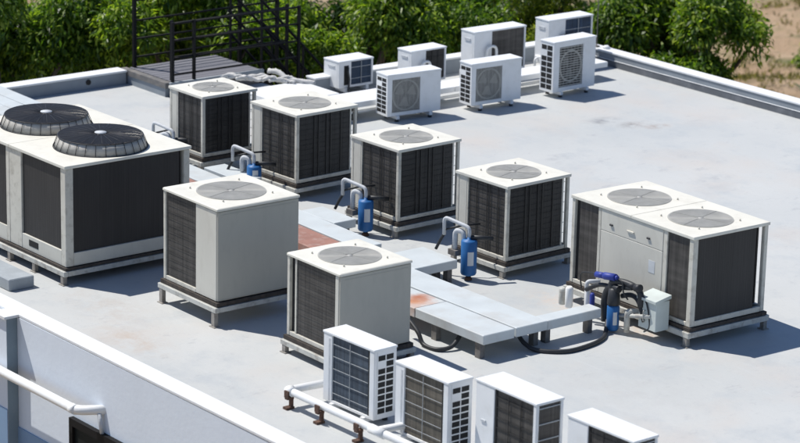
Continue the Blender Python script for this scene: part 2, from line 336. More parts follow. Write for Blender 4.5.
def top_plate(U, fans, bevR=False, r=.41, seams=()):
    a, w = U.a/2, U.w/2; z = U.z
    bm = B(); xs = [-a-.015]+list(seams)+[a+.015]
    for x0, x1 in zip(xs, xs[1:]):
        if bevR: box(bm, (x0, -w-.015, z-.045), (x1, w+.01, z), .035, 3)
        else: box(bm, (x0+(.003 if x0 != xs[0] else 0), -w-.015, z-.045), (x1-(.003 if x1 != xs[-1] else 0), w+.015, z), .008, 2)
    U.P('top_panel', bm, 'top')
    for fx in fans:
        for k in range(4):
            an = PI/4+k*PI/2; q = r*1.22
            bm = B(); lathe(bm, [(.012, 0), (.012, .02), (.006, .028)], (fx+q*math.cos(an), q*math.sin(an), z), 8)
            U.P('bolt', bm, 'post')
    for fx in fans:
        bm = B(); annulus(bm, (fx, 0), r, r+.012, z+.001, .007)
        g = U.P('fan_guard', bm, 'greywire')
        bm = B()
        k = r
        while k > .06:
            annulus(bm, (fx, 0), k-.0125, k, z+.006, .005, 40); k -= .0205
        for q in range(4):
            an = q*PI/2+.3; co, s_ = math.cos(an), math.sin(an); p = .0015
            v = [bm.verts.new((fx+rr*co+sg*p*s_, rr*s_-sg*p*co, zz)) for zz in (z+.011, z+.015) for rr, sg in ((.05, -1), (r, -1), (r, 1), (.05, 1))]
            for f in ((0, 1, 2, 3), (7, 6, 5, 4), (0, 4, 5, 1), (1, 5, 6, 2), (2, 6, 7, 3), (3, 7, 4, 0)): bm.faces.new([v[j] for j in f])
        obj('guard_ring', bm, 'greywire', g)
        bm = B(); lathe(bm, [(.0, 0), (.04, 0), (.04, .003), (0, .004)], (fx, 0, z+.006), 20); obj('hub_cap', bm, 'greywire', g)
        bm = B(); annulus(bm, (fx, 0), .001, r-.005, z+.0008, .0022, 40)
        U.P('fan_blades', bm, 'blade')

def core(U, inset=.045, gapR=0, gapF=0, m='core'):  # solid dark box added inside the casing to block light
    a, w = U.a/2, U.w/2; bm = B()
    box(bm, (-a+inset+gapF, -w+inset, U.z0+.06), (a-inset, w-inset-gapR, U.z-.05)); U.P('inner_light_block', bm, m)

def std_unit(name, label, x, y, z, a, w, h, t, kind, group, coilF='coil_brown', coilR='coil'):
    U = Unit(name, label, x, y, z, a, w, h, t, 'air conditioner', group)
    zb, zt = U.z0, z-.046; P = .055
    if kind == 'open':                 # panel + coil on the long front, coil all along the right side, open corner at the far end
        gap = .085; core(U, gapR=gap+.02)
        pw = .17*a/1.12
        bm = B(); U.fb(bm, 'F', P+.003, P+pw, zb+.06, zt-.002, .004, .03, .004); U.P('access_panel', bm, 'lightpanel')
        bm = B(); U.fb(bm, 'F', P+pw+.006, P+pw+.03, zb+.06, zt-.002, .006, .04); U.P('coil_edge_strip', bm, 'post')
        c0 = P+pw+.04
        bm = B(); U.fb(bm, 'F', c0, a-P-.004, zb+.062, zt-.004, .022, .044); U.P('coil', bm, coilF)
        bm = B(); U.guard(bm, 'F', c0, a-P-.01, zb+.07, zt-.02, 12, 0, .012, .004); [U.fb(bm, 'F', c0+q*(a-P-c0)-.006, c0+q*(a-P-c0)+.006, zb+.07, zt-.02, .006, .011) for q in (.22, .5, .58, .8)]; U.P('wire_guard', bm, 'darkwire')
        bm = B(); U.fb(bm, 'R', P+.004, w-P-gap, zb+.062, zt-.004, .022, .044); U.P('coil', bm, coilR)
        bm = B(); U.guard(bm, 'R', P+.01, w-P-gap, zb+.07, zt-.02, 12, 0, .014, .003); [U.fb(bm, 'R', q*w-.009, q*w+.009, zb+.07, zt-.02, .008, .013) for q in (.30, .37, .50, .57, .74)]; U.P('wire_guard', bm, 'darkwire')
        bm = B(); U.fb(bm, 'R', w-P-gap+.004, w-P-gap+.03, zb+.062, zt-.004, .012, .04)
        for i in range(7):
            zz = zb+.09+(zt-zb-.15)*i/6; U.fb(bm, 'R', w-P-gap+.03, w-P-.002, zz-.003, zz+.003, .014, .022)
        U.P('coil_edge_strip', bm, 'post')
    else:                              # closed side panel on the right; coil (and maybe panel) on the front
        core(U)
        bm = B(); U.fb(bm, 'R', .006, w-.006, zb+.004, zt-.002, .0, .03, .008); U.P('side_panel', bm, 'greypanel')
        if kind == 'half':
            c1 = .60*a
            bm = B(); U.fb(bm, 'F', c1+.004, a-.032, zb+.004, zt-.002, .0, .03, .006); U.P('access_panel', bm, 'lightpanel')
            bm = B(); U.fb(bm, 'F', P+.006, c1, zb+.062, zt-.004, .022, .044); U.P('coil', bm, coilF)
            bm = B(); U.guard(bm, 'F', P+.01, c1-.005, zb+.07, zt-.02, 12, 0, .012, .003); U.P('wire_guard', bm, 'darkwire')
        else:
            bm = B(); U.fb(bm, 'F', a-.105, a-.032, zb+.004, zt-.002, 0, .03, .006); U.P('access_panel', bm, 'lightpanel')
            bm = B(); U.fb(bm, 'F', .20, a-.11, zb+.062, zt-.004, .022, .044); U.P('coil', bm, coilF)
            bm = B(); U.fb(bm, 'F', .165, .196, zb+.062, zt-.004, .008, .044); U.P('coil_edge_strip', bm, 'post')
            bm = B(); U.guard(bm, 'F', .20, a-.115, zb+.07, zt-.02, 12, 0, .012, .003); U.P('wire_guard', bm, 'darkwire')
    if kind != 'open':
        bm = B(); U.fb(bm, 'R', .06, w-.06, zb+.02, zb+.026, -.003, .0); U.fb(bm, 'R', .06, w-.06, zt-.05, zt-.046, -.003, .0); U.P('panel_seam', bm, 'greypanel')
    for f in ('B', 'L'):
        bm = B(); L_ = a if f == 'B' else w
        g0 = (P+.13) if (f == 'B' and kind == 'open') else P+.004
        U.fb(bm, f, g0, L_-P-.004, zb+.06, zt-.004, .02, .043); U.P('coil', bm, coilR)
    posts = [(-1, -1), (1, 1), (-1, 1)]+([(1, -1)] if kind == 'open' else [])
    for sx, sy in posts:
        bm = B(); x0 = sx*a/2; y0 = sy*w/2
        xa, xb = sorted((x0, x0-sx*P)); ya, yb = sorted((y0, y0-sy*P))
        if sx > 0 and kind != 'open': xa, xb = x0-P, x0-.034
        if kind == 'open' and sx > 0 and sy > 0: ya = y0-.05; xa = x0-.05
        box(bm, (xa, ya, zb), (xb, yb, zt-.001), .005); U.P('corner_post', bm, 'post')
    bm = B()
    if kind == 'open':
        U.fb(bm, 'R', P+.002, w-P-.002, zb, zb+.058, .003, .04, .004)
        U.fb(bm, 'F', P+.002, a-P-.002, zb, zb+.058, .003, .04, .004)
    else:
        U.fb(bm, 'F', P+.002, (.60*a if kind == 'half' else a-.108), zb, zb+.058, .003, .04, .004)
    U.fb(bm, 'B', P+.002, a-P-.002, zb, zb+.058, .003, .04, .004); U.fb(bm, 'L', P+.002, w-P-.002, zb, zb+.058, .003, .04, .004)
    box(bm, (-a/2+.042, -w/2+.042, zb+.004), (a/2-.042, w/2-.042, zb+.03))
    U.P('base_pan', bm, 'post')
    top_plate(U, [0], bevR=(kind != 'open'), r=min(a, w)*.352)
    skid(U, rail_z=max(.10, zb-.135), rail_h=.07)
    return U

G1 = 'large rooftop condensing units'
uB = std_unit('condensing_unit', 'smallest square condensing unit, dark coils, just in front of the black railing deck', -34.83, 23.839, 1.331, .926, 1.052, 1.0, math.radians(.7), 'open', G1)
uC = std_unit('condensing_unit', 'square condensing unit with dark coils, second from the back, beside a short blue filter', -32.962, 24.32, 1.351, 1.148, 1.212, 1.101, math.radians(2.2), 'open', G1)
uD = std_unit('condensing_unit', 'square condensing unit with dark coils in the middle, right of the closed tall grey unit', -30.417, 24.317, 1.35, 1.122, 1.198, 1.105, math.radians(1.4), 'open', G1)
uE = std_unit('condensing_unit', 'square condensing unit with dark coils beside the double unit with the green control box', -27.972, 24.339, 1.347, 1.093, 1.207, 1.108, math.radians(1.7), 'open', G1)
uG = std_unit('condensing_unit', 'taller closed grey sided condensing unit, coil only on its left half, beside the twin fans', -28.464, 19.724, 1.63, 1.315, 1.322, 1.288, math.radians(-.7), 'half', G1)
uH = std_unit('condensing_unit', 'closed grey sided condensing unit directly behind the leftmost small front unit', -25.974, 19.869, 1.348, 1.15, 1.136, 1.11, math.radians(-.9), 'front', G1)

# ---- double unit with control box (right)
U = Unit('condensing_unit', 'double width condensing unit with two top grilles and pale green control box, furthest right', -24.256, 24.353, 1.511, 2.454, 1.347, 1.245, math.radians(-1.6), 'air conditioner', G1)
a, w_, zb, zt, P = U.a, U.w, U.z0, U.z-.046, .085
core(U, gapR=.17)
top_plate(U, [-.615, .615], r=.43, seams=(0.0,))
bm = B(); U.fb(bm, 'F', .61, 1.86, zt-.30, zt-.003, .0, .03, .006); U.P('access_panel', bm, 'lightpanel')
bm = B(); U.fb(bm, 'F', .61, 1.86, zb+.004, zt-.304, .0, .03, .006); pn = U.P('access_panel', bm, 'lightpanel')
bm = B(); U.fb(bm, 'F', 1.60, 1.72, zb+.55, zb+.72, -.003, .0); U.P('notice_label', bm, 'labelw')
for u in (.83, 1.22, 1.58):
    bm = B(); U.fb(bm, 'F', u-.03-(.04 if u == 1.22 else 0), u+.03+(.04 if u == 1.22 else 0), zt-.20, zt-.175, -.02, -.001, .004); U.P('latch', bm, 'blackwire' if u != 1.22 else 'post')
for u0, u1 in ((.15, .54), (1.95, a-P-.006)):
    bm = B(); U.fb(bm, 'F', u0, u1, zb+.06, zt-.004, .02, .044); U.P('coil', bm, 'coil_brown')
for u0, u1 in ((.546, .604), (1.866, 1.944)):
    bm = B(); U.fb(bm, 'F', u0, u1, zb+.004, zt-.003, .002, .035, .005); U.P('frame_post', bm, 'post')
bm = B(); U.fb(bm, 'R', P+.004, w_-.20, zb+.075, zt-.004, .02, .044); U.P('coil', bm, 'coil_mesh')
bm = B(); U.fb(bm, 'B', .16, a-P, zb+.075, zt-.004, .02, .044); U.P('coil', bm, 'coil_mesh')
bm = B(); U.fb(bm, 'L', P, w_-P, zb+.075, zt-.004, .02, .044); U.P('coil', bm, 'coil_mesh')
for sx, sy in ((-1, -1), (1, -1), (1, 1), (-1, 1)):
    bm = B(); x0, y0 = sx*a/2, sy*w_/2; k = P if (sx, sy) == (1, -1) else .065
    xa, xb = sorted((x0, x0-sx*k)); ya, yb = sorted((y0, y0-sy*k)); box(bm, (xa, ya, zb), (xb, yb, zt-.001), .006); U.P('corner_post', bm, 'post')
bm = B(); U.fb(bm, 'R', P+.002, w_-.067, zb, zb+.073, .003, .05, .004)
for u0, u1 in ((.067, .544), (1.946, a-P-.002)): U.fb(bm, 'F', u0, u1, zb, zb+.058, .003, .05, .004)
U.fb(bm, 'B', .067, a-.067, zb, zb+.073, .003, .05); U.fb(bm, 'L', .067, w_-.067, zb, zb+.073, .003, .05)
box(bm, (-a/2+.052, -w_/2+.052, zb+.004), (a/2-.052, w_/2-.052, zb+.03)); U.P('base_pan', bm, 'post')
skid(U, rail_z=.13, rail_h=.08)
bx = B(); bu = a-.66; dz = .18
# control box hanging off the face: u 1.79..2.09
def cb(u0, u1, z0, z1, d0, d1, bev=.004):
    U.fb(bx, 'F', u0, u1, z0, z1, d0, d1, bev)
cb(1.80, 2.14, .17, .575, -.32, -.085)
ctl = U.P('control_box', bx, 'boxpaint')
bx = B(); pts = [(-.35, .56), (-.35, .595), (-.07, .65), (-.07, .60)]
x0, x1 = -a/2+1.785, -a/2+2.155; V = [[bx.verts.new((x, -w_/2+d, z)) for d, z in pts] for x in (x0, x1)]
bx.faces.new(V[0][::-1]); bx.faces.new(V[1])
for k in range(4): bx.faces.new((V[0][k], V[0][(k+1) % 4], V[1][(k+1) % 4], V[1][k]))
obj('lid', bx, 'boxpaint', ctl)
bx = B(); tube(bx, elbow([(-a/2+1.93, -w_/2-.322, .42), (-a/2+1.93, -w_/2-.355, .42), (-a/2+1.93, -w_/2-.355, .28), (-a/2+1.93, -w_/2-.322, .28)], .015), .008); obj('handle', bx, 'greywire', ctl)
bx = B(); box(bx, (-a/2+1.9, -w_/2-.085, .26), (-a/2+2.05, -w_/2+.0, .31)); obj('bracket', bx, 'skid', ctl)

# ---- twin fan unit (left)
A_ = Unit('condensing_unit', 'largest double condensing unit with two raised black fan guards, at the left edge', -31.179, 19.053, 1.709, 2.98, 2.066, 1.457, 0, 'air conditioner', G1)
a, w_, zb, zt = A_.a, A_.w, A_.z0, A_.z-.046
core(A_, gapR=.20, inset=.06)
bm = B()
for x0, x1 in ((-a/2-.02, -.003), (.003, a/2+.02)): box(bm, (x0, -w_/2-.02, A_.z-.045), (x1, w_/2+.02, A_.z), .008, 2)
A_.P('top_panel', bm, 'top')
bm = B(); A_.fb(bm, 'R', .13, w_-.16, zb+.19, zt-.003, .03, .06); A_.P('coil', bm, 'coil_mesh')
for u0, u1, m_ in ((a-1.18, a-.14, 'coil_mesh'), (.16, a/2-.13, 'coil_mesh')):
    bm = B(); A_.fb(bm, 'F', u0, u1, zb+.22, zt-.003, .03, .06); A_.P('coil', bm, m_)
bm = B(); A_.fb(bm, 'B', .16, a-.16, zb+.19, zt-.003, .03, .06); A_.P('coil', bm, 'coil_mesh')
bm = B(); A_.fb(bm, 'L', .16, w_-.16, zb+.19, zt-.003, .03, .06); A_.P('coil', bm, 'coil_mesh')
for u0, u1 in ((a/2-.02, a-1.19), (a/2-.12, a/2-.026)):
    bm = B(); A_.fb(bm, 'F', u0, u1, zb+.002, zt-.002, .004, .06, .006); A_.P('frame_post', bm, 'post')
for sx, sy in ((1, -1), (1, 1), (-1, 1), (-1, -1)):
    bm = B(); k = .13 if (sx, sy) == (1, -1) else .10; x0, y0 = sx*a/2, sy*w_/2; xa, xb = sorted((x0, x0-sx*k)); ya, yb = sorted((y0, y0-sy*k))
    box(bm, (xa, ya, zb), (xb, yb, zt-.001), .008); A_.P('corner_post', bm, 'post')
bm = B(); A_.fb(bm, 'R', .133, w_-.103, zb, zb+.187, .006, .055, .005)
A_.fb(bm, 'B', .103, a-.103, zb, zb+.187, .006, .055); A_.fb(bm, 'L', .103, w_-.103, zb, zb+.187, .006, .055); A_.fb(bm, 'F', .103, a/2-.123, zb, zb+.217, .006, .055)
A_.fb(bm, 'F', a-1.188, a-.133, zb, zb+.217, .006, .055, .005)
A_.P('base_panel', bm, 'lightpanel')
bm = B(); A_.fb(bm, 'F', a-1.0, a-.75, zb+.075, zb+.165, .002, .0055); A_.P('lifting_slot', bm, 'core')
skid(A_, rail_z=.13, rail_h=.075, legs_extra=(.02, .48, -.5))
for fx in (-.67, .80):
    bm = B(); zc = A_.z; yc = -.02
    lathe(bm, [(.66, .001), (.595, .165), (.59, .165), (.655, .001)], (fx, yc, zc), 48)
    g = A_.P('fan_guard', bm, 'skirt')
    bm = B()
    for k in range(28):
        an = 2*PI*k/28; c_, s_ = math.cos(an), math.sin(an)
        tube(bm, [(fx+.672*c_, yc+.672*s_, zc+.003), (fx+.605*c_, yc+.605*s_, zc+.168), (fx+.585*c_, yc+.585*s_, zc+.176)], .0045, 5)
    for rr, zz in ((.672, .006), (.605, .165)):
        tube(bm, [(fx+rr*math.cos(q*PI/24), yc+rr*math.sin(q*PI/24), zc+zz) for q in range(49)], .007, 5)
    obj('guard_wire', bm, 'blackwire', g)
    bm = B(); k = .60
    while k > .11: annulus(bm, (fx, yc), k-.0085, k, zc+.172+.014*(1-(k/.6)**2), .005, 56); k -= .019
    for q in range(24):
        an = 2*PI*q/24; c_, s_ = math.cos(an), math.sin(an)
        tube(bm, [(fx+.08*c_, yc+.08*s_, zc+.192), (fx+.33*c_, yc+.33*s_, zc+.187), (fx+.60*c_, yc+.60*s_, zc+.177)], .0035, 4)
    obj('mesh_top', bm, 'blackwire', g)
    bm = B(); lathe(bm, [(0, 0), (.085, 0), (.085, .012), (0, .016)], (fx, yc, zc+.19), 24); obj('hub_cap', bm, 'pipe', g)
    bm = B()
    for q in range(5):
        a0 = q*2*PI/5+.5; V = []
        for r_ in (.11, .3, .52):
            for da, dz in ((-.45, .05), (.45, .13)): V.append(bm.verts.new((fx+r_*math.cos(a0+da), yc+r_*math.sin(a0+da), zc+dz)))
        for j in (0, 2): bm.faces.new((V[j], V[j+1], V[j+3], V[j+2]))
    lathe(bm, [(.0, .02), (.12, .02), (.12, .15), (0, .15)], (fx, yc, zc), 20)
    A_.P('fan_blades', bm, 'darkblade')
    bm = B(); annulus(bm, (fx, yc), .001, .57, zc+.002, .004, 40); A_.P('fan_opening', bm, 'core')

# ---------------------------------------------------------------- small split outdoor units
G2 = 'small white split outdoor units'
def slots(U, face, u0, u1, z0, z1, nc, nr, nm='side_vent', m='core'):
    bm = B(); cw = (u1-u0)/nc; rh = (z1-z0)/nr
    for c in range(nc):
        for r in range(nr):
            if c == 0 and r == nr-2 and nr > 7: continue
            U.fb(bm, face, u0+c*cw+.008, u0+(c+1)*cw-.008, z0+r*rh+.009, z0+(r+1)*rh-.009, -.0015, .004)
    return U.P(nm, bm, m)
def feet(U):
    a, w = U.a/2, U.w/2; long_y = U.w > U.a
    for s in (-1, 1):
        bm = B()
        if long_y: y = s*w*.62; box(bm, (-a-.03, y-.03, .045), (a+.03, y+.03, U.z0-.001)); 
        else: x = s*a*.62; box(bm, (x-.03, -w-.03, .045), (x+.03, w+.03, U.z0-.001))
        f = U.P('mounting_foot', bm, 'white')
        for q in (-1, 1):
            bm = B()
            if long_y: lathe(bm, [(.035, 0), (.035, .045)], (q*(a-.01), y, 0), 10)
            else: lathe(bm, [(.035, 0), (.035, .045)], (x, q*(w-.01), 0), 10)
            obj('rubber_pad', bm, 'rubber', f)
def small(label, x, y, z, a, w, h, t, style, **kw):
    U = Unit('outdoor_unit', label, x, y, z, a, w, h, math.radians(t), 'air conditioner', G2)
    zb, zt = U.z0, z-.03
    bm = B(); box(bm, (-a/2-.008, -w/2-.008, zt), (a/2+.008, w/2+.008, z), .007, 2); U.P('top_panel', bm, 'white')
    if style == 'fan':            # fan grille faces +X, slotted end faces -Y
        bm = B(); box(bm, (-a/2, -w/2, zb), (a/2-.05, w/2, zt-.001), .004)
        g0, g1, h0, h1 = .09*w, .61*w, zb+.08*h, zt-.09*h
        if kw.get('sq'): g0, g1 = .14*w, .70*w
        U.fb(bm, 'R', 0, g0, zb, zt-.001, 0, .049, .004); U.fb(bm, 'R', g1, w, zb, zt-.001, 0, .049, .004)
        U.fb(bm, 'R', g0+.0005, g1-.0005, zb, h0, 0.001, .049); U.fb(bm, 'R', g0+.0005, g1-.0005, h1, zt-.002, 0.001, .049)
        U.P('casing', bm, 'white')
        yc = -w/2+(g0+g1)/2; zc = (h0+h1)/2; R = min(g1-g0, h1-h0)*.47
        def disc(name, r0, r1, d, m, th=.006, par=None):
            bm = B(); annulus(bm, (0, 0), r0, r1, 0, th, 40)
            bmesh.ops.rotate(bm, verts=bm.verts, cent=(0, 0, 0), matrix=Matrix.Rotation(PI/2, 3, 'Y'))
            sy = (g1-g0)/2/R*.97 if not kw.get('sq') else 1; sz = (h1-h0)/2/R*.94 if not kw.get('sq') else 1.06
            for v in bm.verts: v.co.y *= min(sy, 1.05); v.co.z *= min(sz, 1.25)
            bmesh.ops.translate(bm, verts=bm.verts, vec=(a/2-d, yc, zc)); return obj(name, bm, m, par or U.root)
        bm = B(); U.fb(bm, 'R', g0+.001, g1-.001, h0+.001, h1-.001, .042, .0495); U.P('fan_recess', bm, 'core' if kw.get('sq') else 'fanback')
        disc('fan_ring', R*.90, R, .030, 'greywire', .02)
        bm = B()
        for q in range(3):
            a0 = q*2*PI/3+.4; V = []
            for r_ in (.05, R*.5, R*.84):
                for da, dd in ((-.48, .038), (.48, .024)): V.append(bm.verts.new((a/2-dd, yc+r_*math.cos(a0+da), zc+r_*math.sin(a0+da))))
            for j in (0, 2): bm.faces.new((V[j], V[j+1], V[j+3], V[j+2]))
        U.P('fan_blades', bm, 'blade' if not kw.get('sq') else 'fanback')
        bm = B(); n = 30 if not kw.get('sq') else 17; tw = .0044 if not kw.get('sq') else .0085
        for i in range(n):
            zz = h0+(h1-h0)*(i+.5)/n; U.fb(bm, 'R', g0+.002, g1-.002, zz-tw, zz+tw, .004, .009)
        for i in range(7):
            uu = g0+(g1-g0)*(i+.5)/7; U.fb(bm, 'R', uu-.003, uu+.003, h0+.002, h1-.002, .0095, .013)
        U.P('fan_grille', bm, 'greywire')
        slots(U, 'F', .07*a, .90*a, zb+.04, zt-.04, 2, 8)
        bm = B(); U.fb(bm, 'B', .06, a-.05, zb+.08, zt-.06, -.02, .0); U.P('valve_cover', bm, 'white')
    elif style == 'rear':         # coil faces +X, valve end faces -Y
        cs = kw.get('cs', .40)*w
        bm = B(); box(bm, (-a/2, -w/2+.0, zb), (a/2-.05, w/2, zt-.001), .004)
        U.fb(bm, 'R', 0, cs, zb, zt-.001, 0, .049, .006); U.fb(bm, 'R', w-.035, w, zb, zt-.001, .0, .049, .004); U.fb(bm, 'R', cs+.0005, w-.0355, zb, zb+.04, .002, .049)
        U.P('casing', bm, 'white')
        bm = B(); U.fb(bm, 'R', cs+.002, w-.037, zb+.042, zt-.003, .02, .048); U.P('coil', bm, kw.get('coil', 'coil_blue'))
        bm = B(); U.guard(bm, 'R', cs+.002, w-.04, zb+.05, zt-.01, kw.get('nh', 3), kw.get('nv', 1), .008, .009); U.P('wire_guard', bm, kw.get('wm', 'darkwire'))
        if kw.get('pipe', True):
            bm = B(); x0 = a/2
            hh = zb+.60*h
            tube(bm, elbow([(x0+.05, -w/2+cs*.62, zb+.1), (x0+.06, -w/2+cs*.62, hh), (x0+.09, -w/2+cs*.85, hh+.05), (x0+.07, -w/2+cs*1.12, hh), (x0+.07, -w/2+cs*1.16, .12)], .10), .027)
            tube(bm, elbow([(x0, -w/2+cs*.35, zb+.25), (x0+.05, -w/2+cs*.35, zb+.26), (x0+.05, -w/2+cs*.5, .1)], .05), .018)
            U.P('insulated_pipe', bm, kw.get('pm', 'whitepipe'))
        if kw.get('dark', False):
            bm = B(); U.fb(bm, 'R', cs*.40, cs*.78, zb+.05, zt-.06, -.003, .001); U.P('open_service_port', bm, 'core')
            bm = B(); tube(bm, [(a/2+.02, -w/2+cs*.7, zt-.10), (a/2+.05, -w/2+cs*.6, zb+.3), (a/2+.03, -w/2+cs*.75, zb+.15), (a/2+.06, -w/2+cs*.6, .06)], .018, 8, 5); U.P('wiring', bm, 'rubber')
        bm = B(); U.fb(bm, 'F', a*.28, a*.72, zt-.20*h, zt-.13*h, -.012, .0, .004); U.P('grip_recess', bm, 'pipe')
        if kw.get('valve', True):
            bm = B(); U.fb(bm, 'F', a*.15, a*.85, zb+.03, zb+.16, -.05, 0, .015)
            tube(bm, elbow([(-a*.1, -w/2-.03, zb+.12), (-a*.1, -w/2-.12, zb+.1), (-a*.1, -w/2-.12, .05)], .04), .022); U.P('valve_cover', bm, 'white')
    elif style == 'coil':          # long coil side faces -Y, slotted end faces +X
        bm = B(); box(bm, (-a/2, -w/2+.05, zb), (a/2, w/2, zt-.001), .004)
        c0, c1 = .17*a, .87*a
        U.fb(bm, 'F', 0, c0, zb, zt-.001, 0, .049, .006); U.fb(bm, 'F', c1+.035, a, zb, zt-.001, 0, .049, .006); U.fb(bm, 'F', c0+.0005, c1+.034, zb, zb+.03, .002, .049)
        U.P('casing', bm, 'white')
        bm = B(); U.fb(bm, 'F', c0+.002, c1, zb+.032, zt-.004, .02, .048); U.P('coil', bm, kw.get('coil', 'coil_grey'))
        bm = B(); U.fb(bm, 'F', c1+.001, c1+.033, zb+.032, zt-.004, .012, .048); U.P('coil_edge_strip', bm, 'core')
        bm = B(); U.guard(bm, 'F', c0+.004, c1, zb+.05, zt-.03, 5, 1, .006, .005); U.P('wire_guard', bm, 'whitewire')
        bm = B(); U.fb(bm, 'F', c0*.62, c0*.82, zb+.02, zt-.05, -.002, .001); U.P('panel_seam', bm, 'pipe')
        slots(U, 'R', .16*w, .88*w, zb+.06, zt-.05, 2, 9)
    else:                          # 'wrap': panel then coil on -Y, coil window on +X
        bm = B(); box(bm, (-a/2, -w/2+.05, zb), (a/2-.05, w/2, zt-.001), .004)
        c0 = .31*a
        U.fb(bm, 'F', 0, c0, zb, zt-.001, 0, .049, .006); box(bm, (a/2-.055, -w/2, zb), (a/2-.0, -w/2+.045, zt-.001), .006)
        U.fb(bm, 'R', w-.04, w, zb, zt-.001, 0, .049, .004)
        U.fb(bm, 'F', c0+.0005, a-.056, zb, zb+.03, .002, .049)
        U.P('casing', bm, 'white')
        bm = B(); U.fb(bm, 'F', c0+.035, a-.057, zb+.032, zt-.004, .02, .048); U.P('coil', bm, 'coil_brown')
        bm = B(); U.fb(bm, 'F', c0+.003, c0+.033, zb+.032, zt-.004, .010, .048); U.P('coil_edge_strip', bm, 'core')
        bm = B(); U.fb(bm, 'R', .047, w-.042, zb+.032, zt-.004, .012, .049); U.P('coil', bm, 'coil_brown')
        bm = B(); U.guard(bm, 'F', c0+.036, a-.06, zb+.05, zt-.03, 7, 2, .008, .007); U.P('wire_guard', bm, 'darkwire')
        bm = B(); U.guard(bm, 'R', .048, w-.042, zb+.04, zt+.05, 5, 0, .001, .011); U.P('guard_bar', bm, 'whitewire')
        bm = B(); U.fb(bm, 'F', c0*.32, c0*.58, zb+.50*h, zb+.53*h, -.012, .0, .003); U.P('handle', bm, 'pipe')
    feet(U)
    return U

small('short white outdoor unit with open dark service port, nearest the stair railing', -38.157, 29.082, .62, .45, .781, .50, .5, 'rear', dark=True, pipe=False, valve=False, nh=2, wm='whitewire', cs=.36)
small('wide white outdoor unit with grey fan grille, leftmost of three before the tray', -36.059, 28.544, .849, .36, 1.114, .745, -5.0, 'fan')
small('low white outdoor unit with dark coil seen over the leftmost fan grille unit', -37.722, 30.396, .735, .391, .826, .62, .8, 'rear', coil='coil', nh=2, nv=2, cs=.42)
small('tall white outdoor unit with near black coil, behind the middle fan grille unit', -37.659, 31.833, .935, .393, 1.235, .82, -.8, 'rear', coil='coil_brown', nh=0, nv=0, cs=.34)
small('white outdoor unit with square fan grille, middle of three before the tray', -35.865, 30.275, .868, .347, 1.115, .758, -2.6, 'fan')
small('white outdoor unit with blue coil at the far back, behind the rightmost fan unit', -37.553, 33.56, .981, .385, 1.108, .869, -.2, 'rear', coil='coil_blue', nh=2, nv=1, wm='whitewire', cs=.38, pm='rubber')
small('tall white outdoor unit with round fan behind square grille, rightmost in front of the tray', -35.841, 32.177, 1.038, .355, 1.058, .934, 2.4, 'fan', sq=True)
MT['coil_slate'] = coil_mat('coil_fins_slate', (.05, .065, .085), fin=80)
MT['coil_tan'] = coil_mat('coil_fins_tan', (.10, .088, .07), fin=80)
small('white outdoor unit with slate blue gridded coil, leftmost of the four at the front edge', -24.183, 19.03, 1.003, .972, .347, .894, 1.6, 'coil', coil='coil_slate')
small('white outdoor unit with brownish gridded coil, second from left of the four at the front', -22.8, 19.037, .994, .968, .367, .884, .6, 'coil', coil='coil_tan')
small('white outdoor unit with small handle and coil wrapping round to three barred windows', -21.491, 19.237, 1.081, 1.059, .405, .969, -.3, 'wrap')
small('white outdoor unit mostly cut off by the bottom edge, rightmost of four', -20.139, 19.466, 1.005, 1.056, .367, .895, 1.0, 'wrap')

# ---------------------------------------------------------------- roof slab, kerbs, walls
bm = B()
prism(bm, [(-41.3, 17.4), (-14, 17.4), (-14, 35.12), (-38.6, 35.12), (-38.6, 28.5), (-39.72, 28.5), (-39.72, 26.4), (-41.3, 26.4)], -.35, 0)
struct(obj('roof_floor', bm, 'roof'))
bm = B()
prism(bm, [(-41.25, 17.45), (-14.05, 17.45), (-14.05, 35.08), (-38.55, 35.08), (-38.55, 28.4), (-39.8, 28.4), (-39.8, 26.3), (-41.25, 26.3)], -7.2, -.352)
struct(obj('building_block', bm, 'wall'))

def kerb(name, p, q, width, h, label, cap_h=.05, facem='kerbface', side=1, over=.015, base=0.0):
    """parapet from p to q; inner face on the line, width goes to the 'side'"""
    P_, Q_ = Vector((*p, 0)), Vector((*q, 0)); d = (Q_-P_); L_ = d.length; an = math.atan2(d.y, d.x)
    r = thing(name, label, 'parapet', (p[0], p[1], base), an, 'parapets round the roof')
    y0, y1 = sorted((0, side*width))
    bm = B(); box(bm, (0, y0, 0), (L_, y1, h-cap_h-.002)); obj('kerb_wall', bm, facem, r)
    bm = B(); box(bm, (-over, y0-over, h-cap_h), (L_+over, y1+over, h), .008, 2); obj('coping', bm, 'kerbcap', r)
    return r
kerb('parapet', (-40.98, 18), (-40.98, 26.36), .29, .26, 'low grey parapet with white coping at the back left, ending at the railing deck', .035, side=1, base=.001)
kerb('parapet', (-38.42, 28.75), (-38.38, 34.84), .26, .31, 'white capped parapet behind the small outdoor units at the back', .035, side=1, base=.001)
# right parapet with ledge
r = kerb('parapet', (-38.4, 34.86), (-14.5, 34.86), .26, .28, 'long white capped parapet with a thin ledge running down the right side', .035, side=1, base=.001, facem='kerbface')
bm = B(); box(bm, (0.02, -.018, .125), (23.9, -.002, .136), .003); obj('ledge', bm, 'kerbcap', r)
bm = B(); box(bm, (0.02, -.012, 0.003), (23.9, -.003, .122)); obj('dark_skirting', bm, 'gutter', r)
